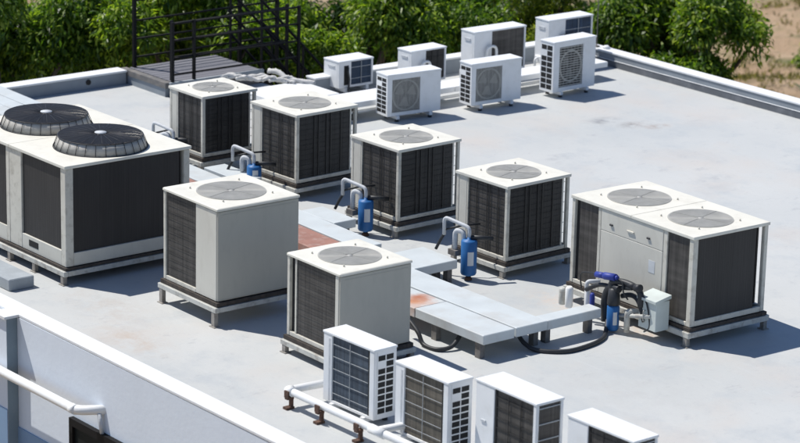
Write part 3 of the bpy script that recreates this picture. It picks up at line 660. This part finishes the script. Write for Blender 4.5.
# front parapet with facade wall pieces
r = kerb('parapet', (-46, 17.66), (-14, 17.60), .25, .30, 'sloping white capped parapet along the lower left edge above the pale wall', .04, side=-1, base=.001, facem='kerbface')
bm = B(); box(bm, (-29.65, 17.36, -7), (-14, 17.388, .255)); 
fwall = tag(obj('facade_wall', bm, 'wall'), 'pale lavender outer wall below the front parapet, with the black window', 'wall')
bm = B(); box(bm, (-29.66, 17.345, -7), (-14, 17.358, -1.27)); obj('painted_shade', bm, 'wall_shade', fwall)  # slab carrying the painted shade of the lower wall
bm = B(); box(bm, (-46, 17.20, -7), (-29.66, 17.389, .255)); 
bm.verts.ensure_lookup_table()
pw = tag(obj('facade_pier', bm, 'wall'), 'pale wall section stepping forward at the far lower left corner', 'wall')
bm = B(); box(bm, (-46, 17.19, -7), (-29.66, 17.198, -1.0)); obj('painted_shade', bm, 'wall_shade', pw)  # same painted shade across the stepped section
bm = B(); box(bm, (-29.658, 17.203, -7), (-29.652, 17.358, .25)); obj('side_face', bm, 'pierside', pw)  # return face in a darker tone than the pier front
bm = B(); box(bm, (-29.95, 17.15, .2615), (-29.62, 17.388, .297)); tag(obj('coping_block', bm, 'kerbcap'), 'white coping piece on top of the stepped wall corner', 'coping')
# window
wd = thing('window', 'black framed window in the pale wall at the bottom left corner', 'window', (-27.0, 17.36, -2.3))
bm = B()
for lo, hi in (((-1.28, -.07, 1.49), (1.25, -.0, 1.59)), ((-1.28, -.07, 0), (1.25, 0, .08)), ((-1.28, -.07, .081), (-1.20, 0, 1.489)), ((1.17, -.07, .081), (1.25, 0, 1.489)), ((-.04, -.06, .081), (.04, 0, 1.489))): box(bm, lo, hi)
obj('frame', bm, 'railing', wd)
gm = mat('dark_glass', (.012, .016, .016), .6, spec=.15)
bm = B(); box(bm, (-1.199, -.03, .082), (-.041, -.02, 1.488)); obj('pane', bm, gm, wd)
bm = B(); box(bm, (.041, -.03, .082), (1.169, -.02, 1.488)); obj('pane', bm, gm, wd)
# drain pipe on the facade
dp = thing('drain_pipe', 'white plastic pipe running along the outer wall and bending into it', 'pipe', (-29, 17.1, -.55))
bm = B(); tube(bm, elbow([(-17, 0, .04), (1.22, 0, .12), (1.46, .30, .14)], .12, 6), .062, 14); obj('pipe', bm, 'whitepipe', dp)
bm = B(); tube(bm, [(1.10, 0, .12), (1.20, .0, .12)], .066, 14); obj('coupling', bm, 'whitepipe', dp)
bm = B(); tube(bm, [(1.44, .20, .10), (1.47, .22, -.18)], .028, 8); obj('down_spout', bm, 'pipe', dp)
# concrete block at left
bm = B(); box(bm, (-32.6, 18.24, .0), (-31.35, 18.64, .17), .012); single('concrete_block', bm, 'conc', 'grey concrete block on the roof floor at the left edge below the twin fan unit', 'block')

# kerb beneath railing deck
dk = thing('stair_deck', 'grey boarded deck behind the black railing at the back left', 'deck', (-40.4, 27.4, 0))
bm = B()
x = -.75
while x < .68:
    box(bm, (x, -.85, .225), (min(x+.14, .68), 1.06, .262), .004); x += .152
obj('deck_boards', bm, 'deck', dk)
bm = B(); box(bm, (.685, -.95, .19), (.74, 1.10, .268)); obj('edge_beam', bm, 'conc', dk)
bm = B(); box(bm, (-.78, -1.0, -.3), (.64, -.90, .16)); obj('kerb_wall', bm, 'kerbface', dk)
bm = B(); box(bm, (-.80, -1.02, .162), (.68, -.89, .262)); obj('kerb_top', bm, 'darkface', dk)
bm = B(); box(bm, (.60, -.88, -.3), (.66, 1.05, .188)); obj('riser', bm, 'darkface', dk)

# ---------------------------------------------------------------- railings and stair
def railing(label, posts, zb, zt, rails, pr=.024, rr=.018):
    c = posts[0]
    r = thing('railing', label, 'railing', (c[0], c[1], zb), 0, 'black railings of the stair deck')
    for x, y in posts:
        bm = B(); box(bm, (x-c[0]-pr, y-c[1]-pr, 0), (x-c[0]+pr, y-c[1]+pr, zt-zb)); obj('post', bm, 'railing', r)
    bm = B()
    for z in rails:
        for (x0, y0), (x1, y1) in zip(posts, posts[1:]):
            tube(bm, [(x0-c[0], y0-c[1], z-zb), (x1-c[0], y1-c[1], z-zb)], rr, 6)
    obj('rail', bm, 'railing', r)
    return r
railing('black railing with four bars on the near side of the deck', [(-39.7, 26.52), (-39.7, 26.98), (-39.7, 29.31)], -.02, 1.36, (1.33, 1.02, .70, .40))
railing('second black railing just behind the near one', [(-39.85, 26.60), (-39.92, 29.20)], 0, 1.36, (1.30, .99, .68))
railing('taller black railing along the far side of the deck', [(-41.1, 26.62), (-41.15, 29.0), (-41.2, 29.9)], .0, 1.75, (1.50, 1.13, .79, .45), .03)
st = thing('stair', 'black steel stair going down beyond the deck', 'stair', (-40.2, 28.6, -3.2))
for dx, nm in ((-.75, 'stringer'), (.25, 'stringer')):
    bm = B(); V = []
    for x in (dx-.02, dx+.02):
        V.append([bm.verts.new((x, y, z)) for y, z in ((0, 3.38), (0, 3.18), (3.1, 0), (3.3, 0), (3.3, .06))])
    bm.faces.new(V[0][::-1]); bm.faces.new(V[1])
    for k in range(5): bm.faces.new((V[0][k], V[0][(k+1) % 5], V[1][(k+1) % 5], V[1][k]))
    obj(nm, bm, 'railing', st)
bm = B()
for k in range(15): box(bm, (-.73, .1+k*.21, 3.15-k*.215), (.23, .36+k*.21, 3.18-k*.215))
obj('tread', bm, 'railing', st)
bm = B()
for dx in (-.75, .25):
    for dz in (.55, .95, 1.35): tube(bm, [(dx, 0.0, 3.38+dz), (dx, 3.2, .15+dz)], .026, 6)
obj('handrail', bm, 'railing', st)
for dx in (-.75, .25):
    for k in range(4):
        bm = B(); y = .05+k*.95; z = 3.33-k*.96; box(bm, (dx-.018, y-.018, z-.1), (dx+.018, y+.018, z+1.38)); obj('baluster', bm, 'railing', st)

# ---------------------------------------------------------------- cable trays
def tray(name, label, pts, boards, z=.35, th=.13, legs=(), group='raised cable tray covers', base=(0, 0)):
    r = thing(name, label, 'cable tray', (base[0], base[1], 0), 0, group)
    for pts_, m_, zz in boards:
        bm = B(); prism(bm, [(x-base[0], y-base[1]) for x, y in pts_], zz-th, zz)
        bmesh.ops.bevel(bm, geom=list(bm.edges), offset=.008, segments=1, affect='EDGES')
        obj('cover_board', bm, m_, r)
    for x, y in legs:
        bm = B(); box(bm, (x-base[0]-.05, y-base[1]-.04, 0), (x-base[0]+.05, y-base[1]+.04, z-th-.001)); obj('leg', bm, 'legconc', r)
    return r
def rc(x0, x1, y0, y1): return [(x0, y0), (x1, y0), (x1, y1), (x0, y1)]
tray('cable_tray', 'long grey tray cover in the middle of the roof with a rust stained board', None, [
    (rc(-26.76, -25.35, 21.73, 22.26), 'tray', .35), (rc(-29.2, -26.775, 21.73, 22.26), 'rusttray', .345),
    (rc(-29.4, -25.35, 22.29, 22.83), 'tray', .352)],
    legs=[(-25.5, 21.80), (-26.4, 21.80), (-27.6, 21.80), (-25.5, 22.72), (-26.6, 22.72), (-28.2, 22.72), (-28.9, 21.8)], base=(-27, 22.2))
tray('cable_tray', 'narrow grey tray cover branching toward the double unit with the control box', None, [
    (rc(-25.62, -25.37, 22.845, 23.80), 'tray', .34)], legs=[(-25.48, 23.66), (-25.5, 22.93)], base=(-25.5, 23.2))
tray('cable_tray', 'tray branch ending at the blue filter left of the double unit', None, [
    (rc(-28.95, -28.17, 22.845, 23.62), 'tray', .345)], legs=[(-28.4, 23.42), (-28.24, 23.50), (-28.8, 23.2)], base=(-28.5, 23.2))
an = math.radians(-2.2); c_, s_ = math.cos(an), math.sin(an)
def rot(pts, o=(-30.0, 22.3)): return [(o[0]+(x-o[0])*c_-(y-o[1])*s_, o[1]+(x-o[0])*s_+(y-o[1])*c_) for x, y in pts]
tray('cable_tray', 'grey tray cover with reddish brown boards, behind the closed grey sided units', None, [
    (rot(rc(-33.4, -29.42, 22.27, 22.79)), 'redtray', .345), (rot(rc(-35.2, -33.42, 22.27, 22.79)), 'redtray', .347), (rot(rc(-40.9, -35.22, 22.27, 22.60)), 'tray', .349),
    (rot(rc(-40.9, -35.22, 22.62, 22.92)), 'tray', .348), (rot(rc(-35.2, -29.42, 22.82, 23.24)), 'tray', .35), (rot(rc(-40.9, -35.22, 22.94, 23.24)), 'tray', .35)],
    legs=[(-29.6, 22.4), (-31.5, 22.45), (-33.5, 22.5), (-36, 22.6), (-39, 22.7), (-29.6, 23.05), (-31.6, 23.1)], base=(-34, 22.7))
tray('cable_tray', 'short tray branch under the pipes of the middle square unit', None, [
    (rc(-31.45, -30.62, 23.30, 23.70), 'tray', .345)], legs=[(-30.75, 23.6), (-31.3, 23.6)], base=(-31, 23.5))
tray('cable_tray', 'short tray branch beside the second square unit', None, [
    (rc(-34.3, -33.3, 23.50, 23.90), 'tray', .345)], legs=[(-33.4, 23.8), (-34.2, 23.8)], base=(-33.8, 23.7))
tray('cable_tray', 'white tray cover running under the back row of small outdoor units', None, [
    (rc(-37.15, -36.47, 26.5, 30.4), 'kerbcap', .33), (rc(-36.95, -36.47, 30.41, 34.1), 'kerbcap', .33), (rc(-38.3, -37.17, 27.05, 28.35), 'kerbcap', .335)],
    th=.10, legs=[(-36.55, y) for y in (26.7, 28.2, 29.9, 31.7, 33.6)]+[(-37.0, y) for y in (26.7, 28.2, 29.9)], base=(-36.8, 30))
bm = B(); tube(bm, [(-36.57, 26.9, .13), (-36.57, 33.8, .13)], .028, 10); single('white_pipe', bm, 'whitepipe', 'thin white pipe running low along the back tray', 'pipe')
# crumpled wrapped pipes on the tray by the stair
wp = thing('pipe_bundle', 'crumpled white wrapped pipes heaped between the deck and the back tray', 'pipes', (-38.4, 28.0, .30))
for k in range(9):
    bm = B(); x0 = -.62+.09*k+random.uniform(-.05, .05); y0 = -.55+.085*k+random.uniform(-.08, .08)
    pts = [(x0-.16, y0-.18, .06), (x0-.04, y0-.04, .10+random.uniform(0, .04)), (x0+.06, y0+.06, .07), (x0+.18, y0+.14, .06)]
    tube(bm, pts, .032, 8, 4)
    for v in bm.verts: v.co += Vector([random.uniform(-.014, .014) for _ in range(3)])
    obj('wrapped_pipe', bm, 'cloth', wp)
bm = B(); tube(bm, [(-.42, .0, .16), (-.22, .05, .18), (.02, .10, .09), (.20, .22, .07), (.42, .42, .05)], .045, 8, 5)
for v in bm.verts: v.co += Vector([random.uniform(-.01, .01) for _ in range(3)])
obj('wrapped_pipe', bm, 'cloth', wp)

# ---------------------------------------------------------------- refrigerant pipework and filters
def pipework(label, x, y, h=.60, r=.115, small_=False):
    """blue canister at (x,y) with grey pipe loops behind and to its left"""
    R = thing('pipework', label, 'pipework', (x, y, 0), 0, 'pipework with blue filters')
    bm = B(); lathe(bm, [(.02, .06), (.05, .065), (r-.012, .085), (r, .11), (r, h-.03), (r-.02, h-.004), (.03, h), (.03, h+.03)], n=24); f = obj('filter_canister', bm, 'blue', R)
    bm = B(); n = 8
    V = [[bm.verts.new(((r+.003)*math.cos(q), (r+.003)*math.sin(q), z)) for q in (-.85+k*.11 for k in range(n))] for z in (.24, .44)]
    for k in range(n-1): bm.faces.new((V[0][k], V[0][k+1], V[1][k+1], V[1][k]))
    obj('paper_label', bm, 'labelw', f)
    bm = B(); lathe(bm, [(.055, 0), (.055, .02), (.03, .06)], n=12); obj('canister_foot', bm, 'rust', f)
    bm = B(); tube(bm, elbow([(0, 0, h+.02), (0, 0, h+.17), (-.44, -.10, h+.24), (-.44, -.10, h-.02)], .07), .027, 10)
    tube(bm, elbow([(-.10, -.02, h-.25), (-.10, -.02, h+.09), (-.23, -.07, h+.09), (-.23, -.07, .36)], .09), .037, 10)
    obj('insulated_pipe', bm, 'pipe', R)
    bm = B(); tube(bm, [(-.44, -.10, h-.01), (-.47, -.14, h-.10), (-.52, -.18, h-.24)], .022, 8, 4); obj('black_hose', bm, 'rubber', R)
    bm = B(); tube(bm, [(.02, .02, h+.03), (.16, .30, h-.0)], .035, 8); obj('valve', bm, 'rubber', R)
    bm = B(); tube(bm, [(-.44, -.1, h+.05), (-.28, .1, h+.12), (-.20, .36, h+.12)], .016, 8); obj('thin_wire', bm, 'rubber', R)
    bm = B(); box(bm, (-.31, -.13, h-.27), (-.15, -.02, h-.19)); obj('bracket', bm, 'legconc', R)
    return R
pipework('tall blue filter with grey pipe loop between the middle square unit and its tray', -30.78, 24.0, .56)
pipework('tall blue filter with grey pipe loop left of the double unit, seen whole', -28.2, 23.85, .60)
pipework('grey pipe loops with blue filter by the second square unit, beyond the tall closed unit', -33.5, 23.90, .50)
pipework('grey pipe loops with blue filter by the smallest square unit at the back', -35.42, 23.68, .50)

# pipe tangle at the double unit
R = thing('pipework', 'tangle of dark pipes, white cylinders and a blue filter below the green control box', 'pipework', (-25.3, 23.95, 0), 0, 'pipework with blue filters')
bm = B(); lathe(bm, [(.03, .02), (.07, .03), (.085, .06), (.085, .36), (.06, .385)], n=24); f = obj('filter_canister', bm, 'blue', R)
bm = B(); lathe(bm, [(.085, .387), (.088, .42), (.075, .60), (.03, .62)], n=16); obj('black_cap', bm, 'rubber', f)
bm = B(); n = 7
V = [[bm.verts.new((.088*math.cos(q), .088*math.sin(q), z)) for q in (-.75+k*.11 for k in range(n))] for z in (.12, .30)]
for k in range(n-1): bm.faces.new((V[0][k], V[0][k+1], V[1][k+1], V[1][k]))
obj('paper_label', bm, 'labelw', f)
def T(name, pts, r, m, seg=6, nn=9): 
    bm = B(); tube(bm, pts, r, nn, seg); return obj(name, bm, m, R)
T('black_hose', [(0, 0, .55), (-.05, .0, .68), (.15, .05, .72), (.40, .08, .66), (.42, .1, .45)], .045, 'rubber')
T('black_hose', [(-.18, .02, .1), (-.20, .02, .40), (-.10, .02, .60), (.1, .0, .62)], .05, 'rubber')
T('black_hose', [(-.55, 0, .45), (-.3, .02, .58), (0, .03, .62), (.30, .05, .68)], .03, 'rubber')
T('black_hose', [(.05, .1, .50), (.22, .12, .55), (.38, .1, .50), (.48, .12, .25)], .035, 'rubber')
T('thin_wire', [(-.75, .1, .40), (-.72, .05, .62), (-.5, .02, .70), (-.38, 0, .72)], .011, 'rubber')
T('thin_wire', [(.08, 0, .76), (.16, 0, .72), (.18, 0, .60), (.22, .05, .5)], .011, 'rubber')
T('thin_wire', [(.44, .08, .66), (.56, .08, .50), (.60, .1, .22), (.5, .1, .12)], .011, 'rubber')
bm = B(); tube(bm, [(-.36, 0, .715), (-.20, 0, .735)], .042, 12); tube(bm, [(-.20, 0, .735), (-.17, 0, .74), (.02, 0, .765)], .05, 12); tube(bm, [(.02, 0, .765), (.06, 0, .77)], .03, 10); obj('blue_valve', bm, 'bluetape', R)
bm = B(); tube(bm, [(.35, .05, .70), (.45, .05, .72)], .05, 12); tube(bm, [(.12, .05, .70), (.34, .05, .71)], .035, 10); obj('valve', bm, 'blackwire', R)
for x, y, r_, z1, m_ in ((-.86, -.02, .055, .42, 'whitepipe'), (-1.02, .0, .05, .36, 'skid'), (-.55, .03, .04, .46, 'whitepipe'), (-.42, .0, .035, .44, 'bluetape'), (-1.10, .05, .03, .30, 'rust')):
    bm = B(); lathe(bm, [(r_*.8, .12), (r_, .14), (r_, z1-.03), (r_*.6, z1)], (x, y, 0), 14); obj('pipe_end', bm, m_, R)
bm = B(); tube(bm, elbow([(.22, .05, .05), (.22, .05, .34), (.34, .2, .34)], .05), .04, 10); obj('insulated_pipe', bm, 'skid', R); bm = B(); tube(bm, [(.05, .05, .24), (.62, .1, .36)], .03, 10); obj('insulated_pipe', bm, 'skid', R)
bm = B(); tube(bm, elbow([(-.7, .15, .1), (-.7, .15, .5), (-.6, .3, .5)], .05), .03, 10); obj('insulated_pipe', bm, 'pipe', R); bm = B(); tube(bm, elbow([(-.3, .15, .08), (-.3, .15, .45), (-.3, .3, .45)], .05), .03, 10); obj('insulated_pipe', bm, 'pipe', R)

def hose(label, pts, r=.03):
    bm = B(); tube(bm, pts, r, 10, 8); return single('hose', bm, 'rubber', label, 'hose', 'black hoses')
hose('black hose looping down from the rust stained tray board to the roof', [(-26.75, 21.5, .32), (-26.60, 21.5, .27), (-26.38, 21.48, .16), (-26.25, 21.47, .035), (-26.0, 21.5, .03), (-25.92, 21.68, .06), (-26.0, 21.9, .18)])
hose('long black hose curving along the roof from the tray end toward the blue filter', [(-25.6, 22.5, .20), (-25.42, 22.5, .08), (-25.22, 22.56, .03), (-24.98, 22.85, .03), (-25.0, 23.3, .03), (-25.12, 23.62, .03), (-25.32, 23.85, .04), (-25.5, 24.05, .2)])
hose('short black hose lying between the closed grey unit and the tray leg', [(-26.9, 21.2, .05), (-26.5, 21.3, .03), (-26.0, 21.0, .03), (-25.9, 20.7, .06)], .02)

# front condensate pipe with rusty brackets
fp = thing('condensate_pipe', 'white pipe on rusty brackets running in front of the four front outdoor units', 'pipe', (-24.5, 18.66, 0))
bm = B(); tube(bm, elbow([(-.86, .75, .21), (-.90, .0, .22), (6, .12, .2)], .05), .05, 12); tube(bm, [(.82, .03, .215), (.90, .62, .215)], .045, 12); tube(bm, [(2.2, .06, .215), (2.28, .62, .215)], .045, 12); obj('pipe', bm, 'whitepipe', fp)
bm = B(); tube(bm, [(-.90, .06, .22), (-.90, .0, .22), (-.80, .0, .22)], .06, 12); obj('coupling', bm, 'whitepipe', fp)
bm = B(); tube(bm, [(.72, .02, .215), (.98, .02, .215)], .06, 12); obj('coupling', bm, 'whitepipe', fp)
for x in (-.84, -.22, .55, 1.6, 2.8, 4.0):
    bm = B(); box(bm, (x-.05, -.09, 0), (x+.03, .03, .03)); box(bm, (x-.022, -.02, .02), (x+.022, .02, .168)); box(bm, (x-.04, -.08, .15), (x+.04, -.058, .24)); box(bm, (x-.03, -.078, .13), (x+.03, .02, .16))
    obj('bracket', bm, 'rust', fp)
# lightning rod at the corner
ar = thing('lightning_rod', 'thin grey rod standing on the parapet at the back right corner', 'rod', (-37.72, 34.95, .281))
bm = B(); tube(bm, [(0, 0, 0), (0, 0, 1.8)], .009, 6); obj('rod', bm, 'legconc', ar)
bm = B(); box(bm, (-.05, -.05, .001), (.05, .05, .03), .01); obj('clamp', bm, 'legconc', ar)
bm = B(); lathe(bm, [(.07, 0), (.07, .035), (.04, .06)], n=12); o = tag(obj('cap', bm, 'kerbcap', None, (-37.5, 35.0, .281)), 'small round white cap beside the rod on the parapet corner', 'cap')
bm = B(); lathe(bm, [(.05, 0), (.05, .02)], n=10); bmesh.ops.rotate(bm, verts=bm.verts, cent=(0, 0, 0), matrix=Matrix.Rotation(PI/2, 3, 'Y')); tag(obj('drain_outlet', bm, 'core', None, (-40.978, 25.55, .14)), 'small dark drain hole in the back left parapet', 'drain')

# ---------------------------------------------------------------- ground beyond
bm = B(); N_ = 90
def gz(x, y):
    return -7 + .5*math.sin(x*.21+1)*math.sin(y*.17) + .35*math.sin(x*.53+y*.31) + .15*math.sin(x*1.3-y*.9)
xs = [-420+ i*5 if i < 60 else -120+(i-60)*1.5 for i in range(180)]
ys = [-60+i*1.5 if i < 120 else 120+(i-120)*6 for i in range(180)]
G = [[bm.verts.new((x, y, gz(x, y))) for y in ys] for x in xs]
for i in range(len(xs)-1):
    for j in range(len(ys)-1):
        f = bm.faces.new((G[i][j], G[i+1][j], G[i+1][j+1], G[i][j+1])); f.smooth = True
struct(obj('ground', bm, 'sand'))
bm = B(); prism(bm, [(-70, 71.0), (-60, 69.5), (-50, 78), (-60, 84)], -7.2, -6.3); struct(obj('road', bm, mat('pale_road', (.45, .46, .46), .8, var=.1, scale=1)))

# ---------------------------------------------------------------- foliage
def mesh_np(name, V, Fq, m, parent=None, loc=None):
    me = bpy.data.meshes.new(name); V = np.asarray(V, np.float32); Fq = np.asarray(Fq, np.int32)
    me.vertices.add(len(V)); me.vertices.foreach_set('co', V.ravel())
    me.loops.add(Fq.size); me.loops.foreach_set('vertex_index', Fq.ravel())
    me.polygons.add(len(Fq)); me.polygons.foreach_set('loop_start', np.arange(len(Fq), dtype=np.int32)*4)
    me.polygons.foreach_set('loop_total', np.full(len(Fq), 4, np.int32)) if bpy.app.version < (4, 0) else None
    me.update(calc_edges=True); me.validate()
    me.materials.append(m); o = bpy.data.objects.new(name, me); C.objects.link(o)
    if parent: o.parent = parent
    if loc: o.location = loc
    return o
def leaves(P0, D, L_, W_, nrm):
    """P0 base points, D unit direction, L length, W width -> folded-free rhombus leaves with a slight droop"""
    n = len(P0); D = D/np.linalg.norm(D, axis=1)[:, None]
    S_ = np.cross(D, nrm); S_ /= (np.linalg.norm(S_, axis=1)[:, None]+1e-9); Nn = np.cross(S_, D)
    a = P0; b = P0+D*L_[:, None]*.45+S_*W_[:, None]*.5+Nn*L_[:, None]*.06
    c = P0+D*L_[:, None]-Nn*L_[:, None]*.10; d = P0+D*L_[:, None]*.45-S_*W_[:, None]*.5+Nn*L_[:, None]*.06
    V = np.stack([a, b, c, d], 1).reshape(-1, 3); F_ = np.arange(4*n).reshape(n, 4); return V, F_
SUNV = np.array(sd)
def tree(name, label, c, rad, ntw, leaf, m, zb=-7, cat='tree', lpt=(9, 16), droop=.75, cull=None, trunk=True, group='trees beyond the parapet', lobes=19):
    """c crown centre (world), rad (rx,ry,rz)"""
    R = thing(name, label, cat, (c[0], c[1], zb), 0, group)
    c = np.array(c, float); rad = np.array(rad, float); cl = c-np.array([c[0], c[1], zb])
    # lobes: sub-crowns pushed outward
    lc = rng.normal(size=(lobes, 3)); lc /= np.linalg.norm(lc, axis=1)[:, None]; lc[:, 2] = np.abs(lc[:, 2])*.9-.25
    lc = lc*rad*rng.uniform(.6, .95, (lobes, 1)); lr = rng.uniform(.18, .30, lobes)
    k = rng.integers(0, lobes, ntw); d = rng.normal(size=(ntw, 3)); d /= np.linalg.norm(d, axis=1)[:, None]
    rr = rng.uniform(.35, 1.0, ntw)**.6
    fl = (d[:, 2] < 0) & (rng.random(ntw) < .72); d[fl, 2] *= -1
    tip = lc[k]+d*(rad*lr[k][:, None])*rr[:, None]
    tip += rng.normal(size=tip.shape)*.06
    if cull is not None:
        keep = cull(tip+c); tip = tip[keep]; d = d[keep]
    tw_ = tip+c; ok = ~((tw_[:, 0] > -41.6) & (tw_[:, 1] > 26) & (tw_[:, 1] < 31.8) & (tw_[:, 2] > -2)); ok &= ~((tw_[:, 0] > -41.5) & (tw_[:, 1] < 27)); ok &= ~((tw_[:, 0] > -38.9) & (tw_[:, 1] < 35.6)); tip = tip[ok]; d = d[ok]
    nt_ = len(tip); cnt = rng.integers(lpt[0], lpt[1], nt_); idx = np.repeat(np.arange(nt_), cnt); n = len(idx)
    out = (d[idx]*.6+rng.normal(size=(n, 3))*.55); out[:, 2] -= droop*rng.uniform(.5, 1.5, n)
    base = tip[idx]+rng.normal(size=(n, 3))*leaf[0]*.55
    L_ = leaf[0]*rng.uniform(.65, 1.25, n); W_ = leaf[1]*rng.uniform(.7, 1.2, n)
    nr = rng.normal(size=(n, 3))*.55+np.array([0, 0, 1.0])+d[idx]*.4
    V, F_ = leaves(base, out, L_, W_, nr)
    mesh_np('crown', V+cl, F_, m, R)
    if trunk:
        bm = B(); h = cl[2]
        tube(bm, [(0, 0, 0), (.1, .05, h*.35), (-.05, .1, h*.7), (.05, 0, h)], .2, 8, 4, radii=[.26, .22, .18, .15, .12, .10])
        obj('trunk', bm, 'trunk', R)
        for q in range(min(lobes, 8)):
            bm = B(); e = cl+lc[q]*1.15; m0 = np.array([0, 0, h*.72]); mid = (m0*.4+e*.6)+np.array([0, 0, -.15])
            tube(bm, [tuple(m0), tuple(mid), tuple(e)], .05, 6, 4, radii=[.09, .07, .05, .03, .02]); obj('limb', bm, 'trunk', R)
    return R
def sky_gap(fn): return fn
# viewing axes, for placing crowns in the strip beyond the walls
tree('broadleaf_tree', 'dark leafy tree with drooping leaves at the far left, behind the back left parapet', (-43.9, 25.3, -.2), (2.1, 2.6, 2.6), 3400, (.155, .052), LEAF['deep'])
tree('broadleaf_tree', 'leafy tree with bright drooping leaves showing through the deck railing', (-43.3, 29.2, -.3), (1.9, 2.4, 2.6), 3200, (.16, .055), LEAF['mid'])
tree('broadleaf_tree', 'dense green tree behind the short outdoor unit with the open service port', (-42.2, 32.6, -.4), (1.8, 2.2, 2.4), 3000, (.15, .052), LEAF['mid'])
tree('broadleaf_tree', 'dark shaded tree between the low coil unit and the tall near black coil unit', (-42.4, 34.9, -.7), (1.7, 1.7, 2.2), 2000, (.14, .048), LEAF['deep'])
tree('broadleaf_tree', 'fine leaved yellow green tree behind the tall outdoor units at the back', (-42.6, 37.2, -.5), (1.8, 1.8, 2.4), 3400, (.10, .038), LEAF['lime'], droop=.2)
tree('broadleaf_tree', 'dark green tree behind the corner with the thin rod', (-41.5, 39.2, -1.2), (1.6, 1.7, 2.3), 2700, (.14, .052), LEAF['deep'])
tree('broadleaf_tree', 'rightmost bright leafy tree overhanging the sandy ground', (-40.3, 39.9, -.35), (1.45, 1.6, 1.35), 2100, (.155, .06), LEAF['mid'], lobes=22)
tree('broadleaf_tree', 'low leafy bush against the right parapet below the rightmost tree', (-39.3, 39.0, -1.25), (.85, 1.0, .75), 900, (.15, .055), LEAF['deep'], trunk=False, lobes=12)
# second row filling behind, its shade put into the leaf colour
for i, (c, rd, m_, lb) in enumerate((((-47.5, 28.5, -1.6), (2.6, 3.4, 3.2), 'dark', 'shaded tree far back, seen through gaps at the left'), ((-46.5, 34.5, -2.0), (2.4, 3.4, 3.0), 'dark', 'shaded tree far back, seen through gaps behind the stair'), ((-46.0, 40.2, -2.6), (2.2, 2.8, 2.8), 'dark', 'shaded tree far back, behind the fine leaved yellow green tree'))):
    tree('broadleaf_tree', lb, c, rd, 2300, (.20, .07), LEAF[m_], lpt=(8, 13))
# grass tufts and bushes on the sand
n = 5000; gx = rng.uniform(-72, -48, n); gy = rng.uniform(50, 80, n)
f = np.sin(gx*.5+gy*.3)+np.sin(gx*.23-gy*.41+1)+rng.normal(size=n)*.4; kp = f > .8; gx, gy = gx[kp], gy[kp]; n = len(gx)
gzv = np.array([gz(x, y) for x, y in zip(gx, gy)]); P0 = np.stack([gx, gy, gzv], 1); P0 = np.repeat(P0, 7, 0)+rng.normal(size=(7*n, 3))*[.12, .12, .0]
D = rng.normal(size=(7*n, 3))*.5+[0, 0, 1]; V, F_ = leaves(P0, D, rng.uniform(.10, .26, 7*n), rng.uniform(.03, .06, 7*n), rng.normal(size=(7*n, 3)))
g = mesh_np('grass', V, F_, LEAF['dry']); g['kind'] = 'stuff'
for k, (x, y, s, lb) in enumerate(((-56.6, 62.0, .9, 'small bush casting a shadow on the sand, nearest the rightmost tree'), (-57.5, 66.0, 1.1, 'small bush on the sand near the top edge'), (-53.2, 60.5, .8, 'small bush on the sand near the right edge'))):
    tree('bush', lb, (x, y, gz(x, y)+.3*s), (s, s, .55*s), 160, (.22, .08), LEAF['mid'], zb=gz(x, y), cat='bush', trunk=False, group='bushes on the sand', lobes=5, lpt=(6, 10))
ag = thing('agave', 'spiky leaved plant at the right edge on the sand', 'plant', (-52.6, 57.6, gz(-52.6, 57.6)))
bm = B()
for k in range(14):
    an = k*2.4; el = .5+.45*((k*7) % 5)/5; L0 = 1.25; d0 = Vector((math.cos(an)*math.cos(el), math.sin(an)*math.cos(el), math.sin(el))); sde = Vector((-math.sin(an), math.cos(an), 0))
    tip = bm.verts.new(d0*L0+Vector((0, 0, -.25))); l1 = bm.verts.new(d0*.5*L0+sde*.09+Vector((0, 0, .03))); r1 = bm.verts.new(d0*.5*L0-sde*.09+Vector((0, 0, .03))); mm_ = bm.verts.new(d0*.5*L0-Vector((0, 0, .03))); b0 = bm.verts.new(d0*.05)
    bm.faces.new((b0, l1, mm_)); bm.faces.new((b0, mm_, r1)); bm.faces.new((l1, tip, mm_)); bm.faces.new((mm_, tip, r1))
obj('leaf_rosette', bm, mat('agave_leaf', (.07, .14, .05), .4), ag)
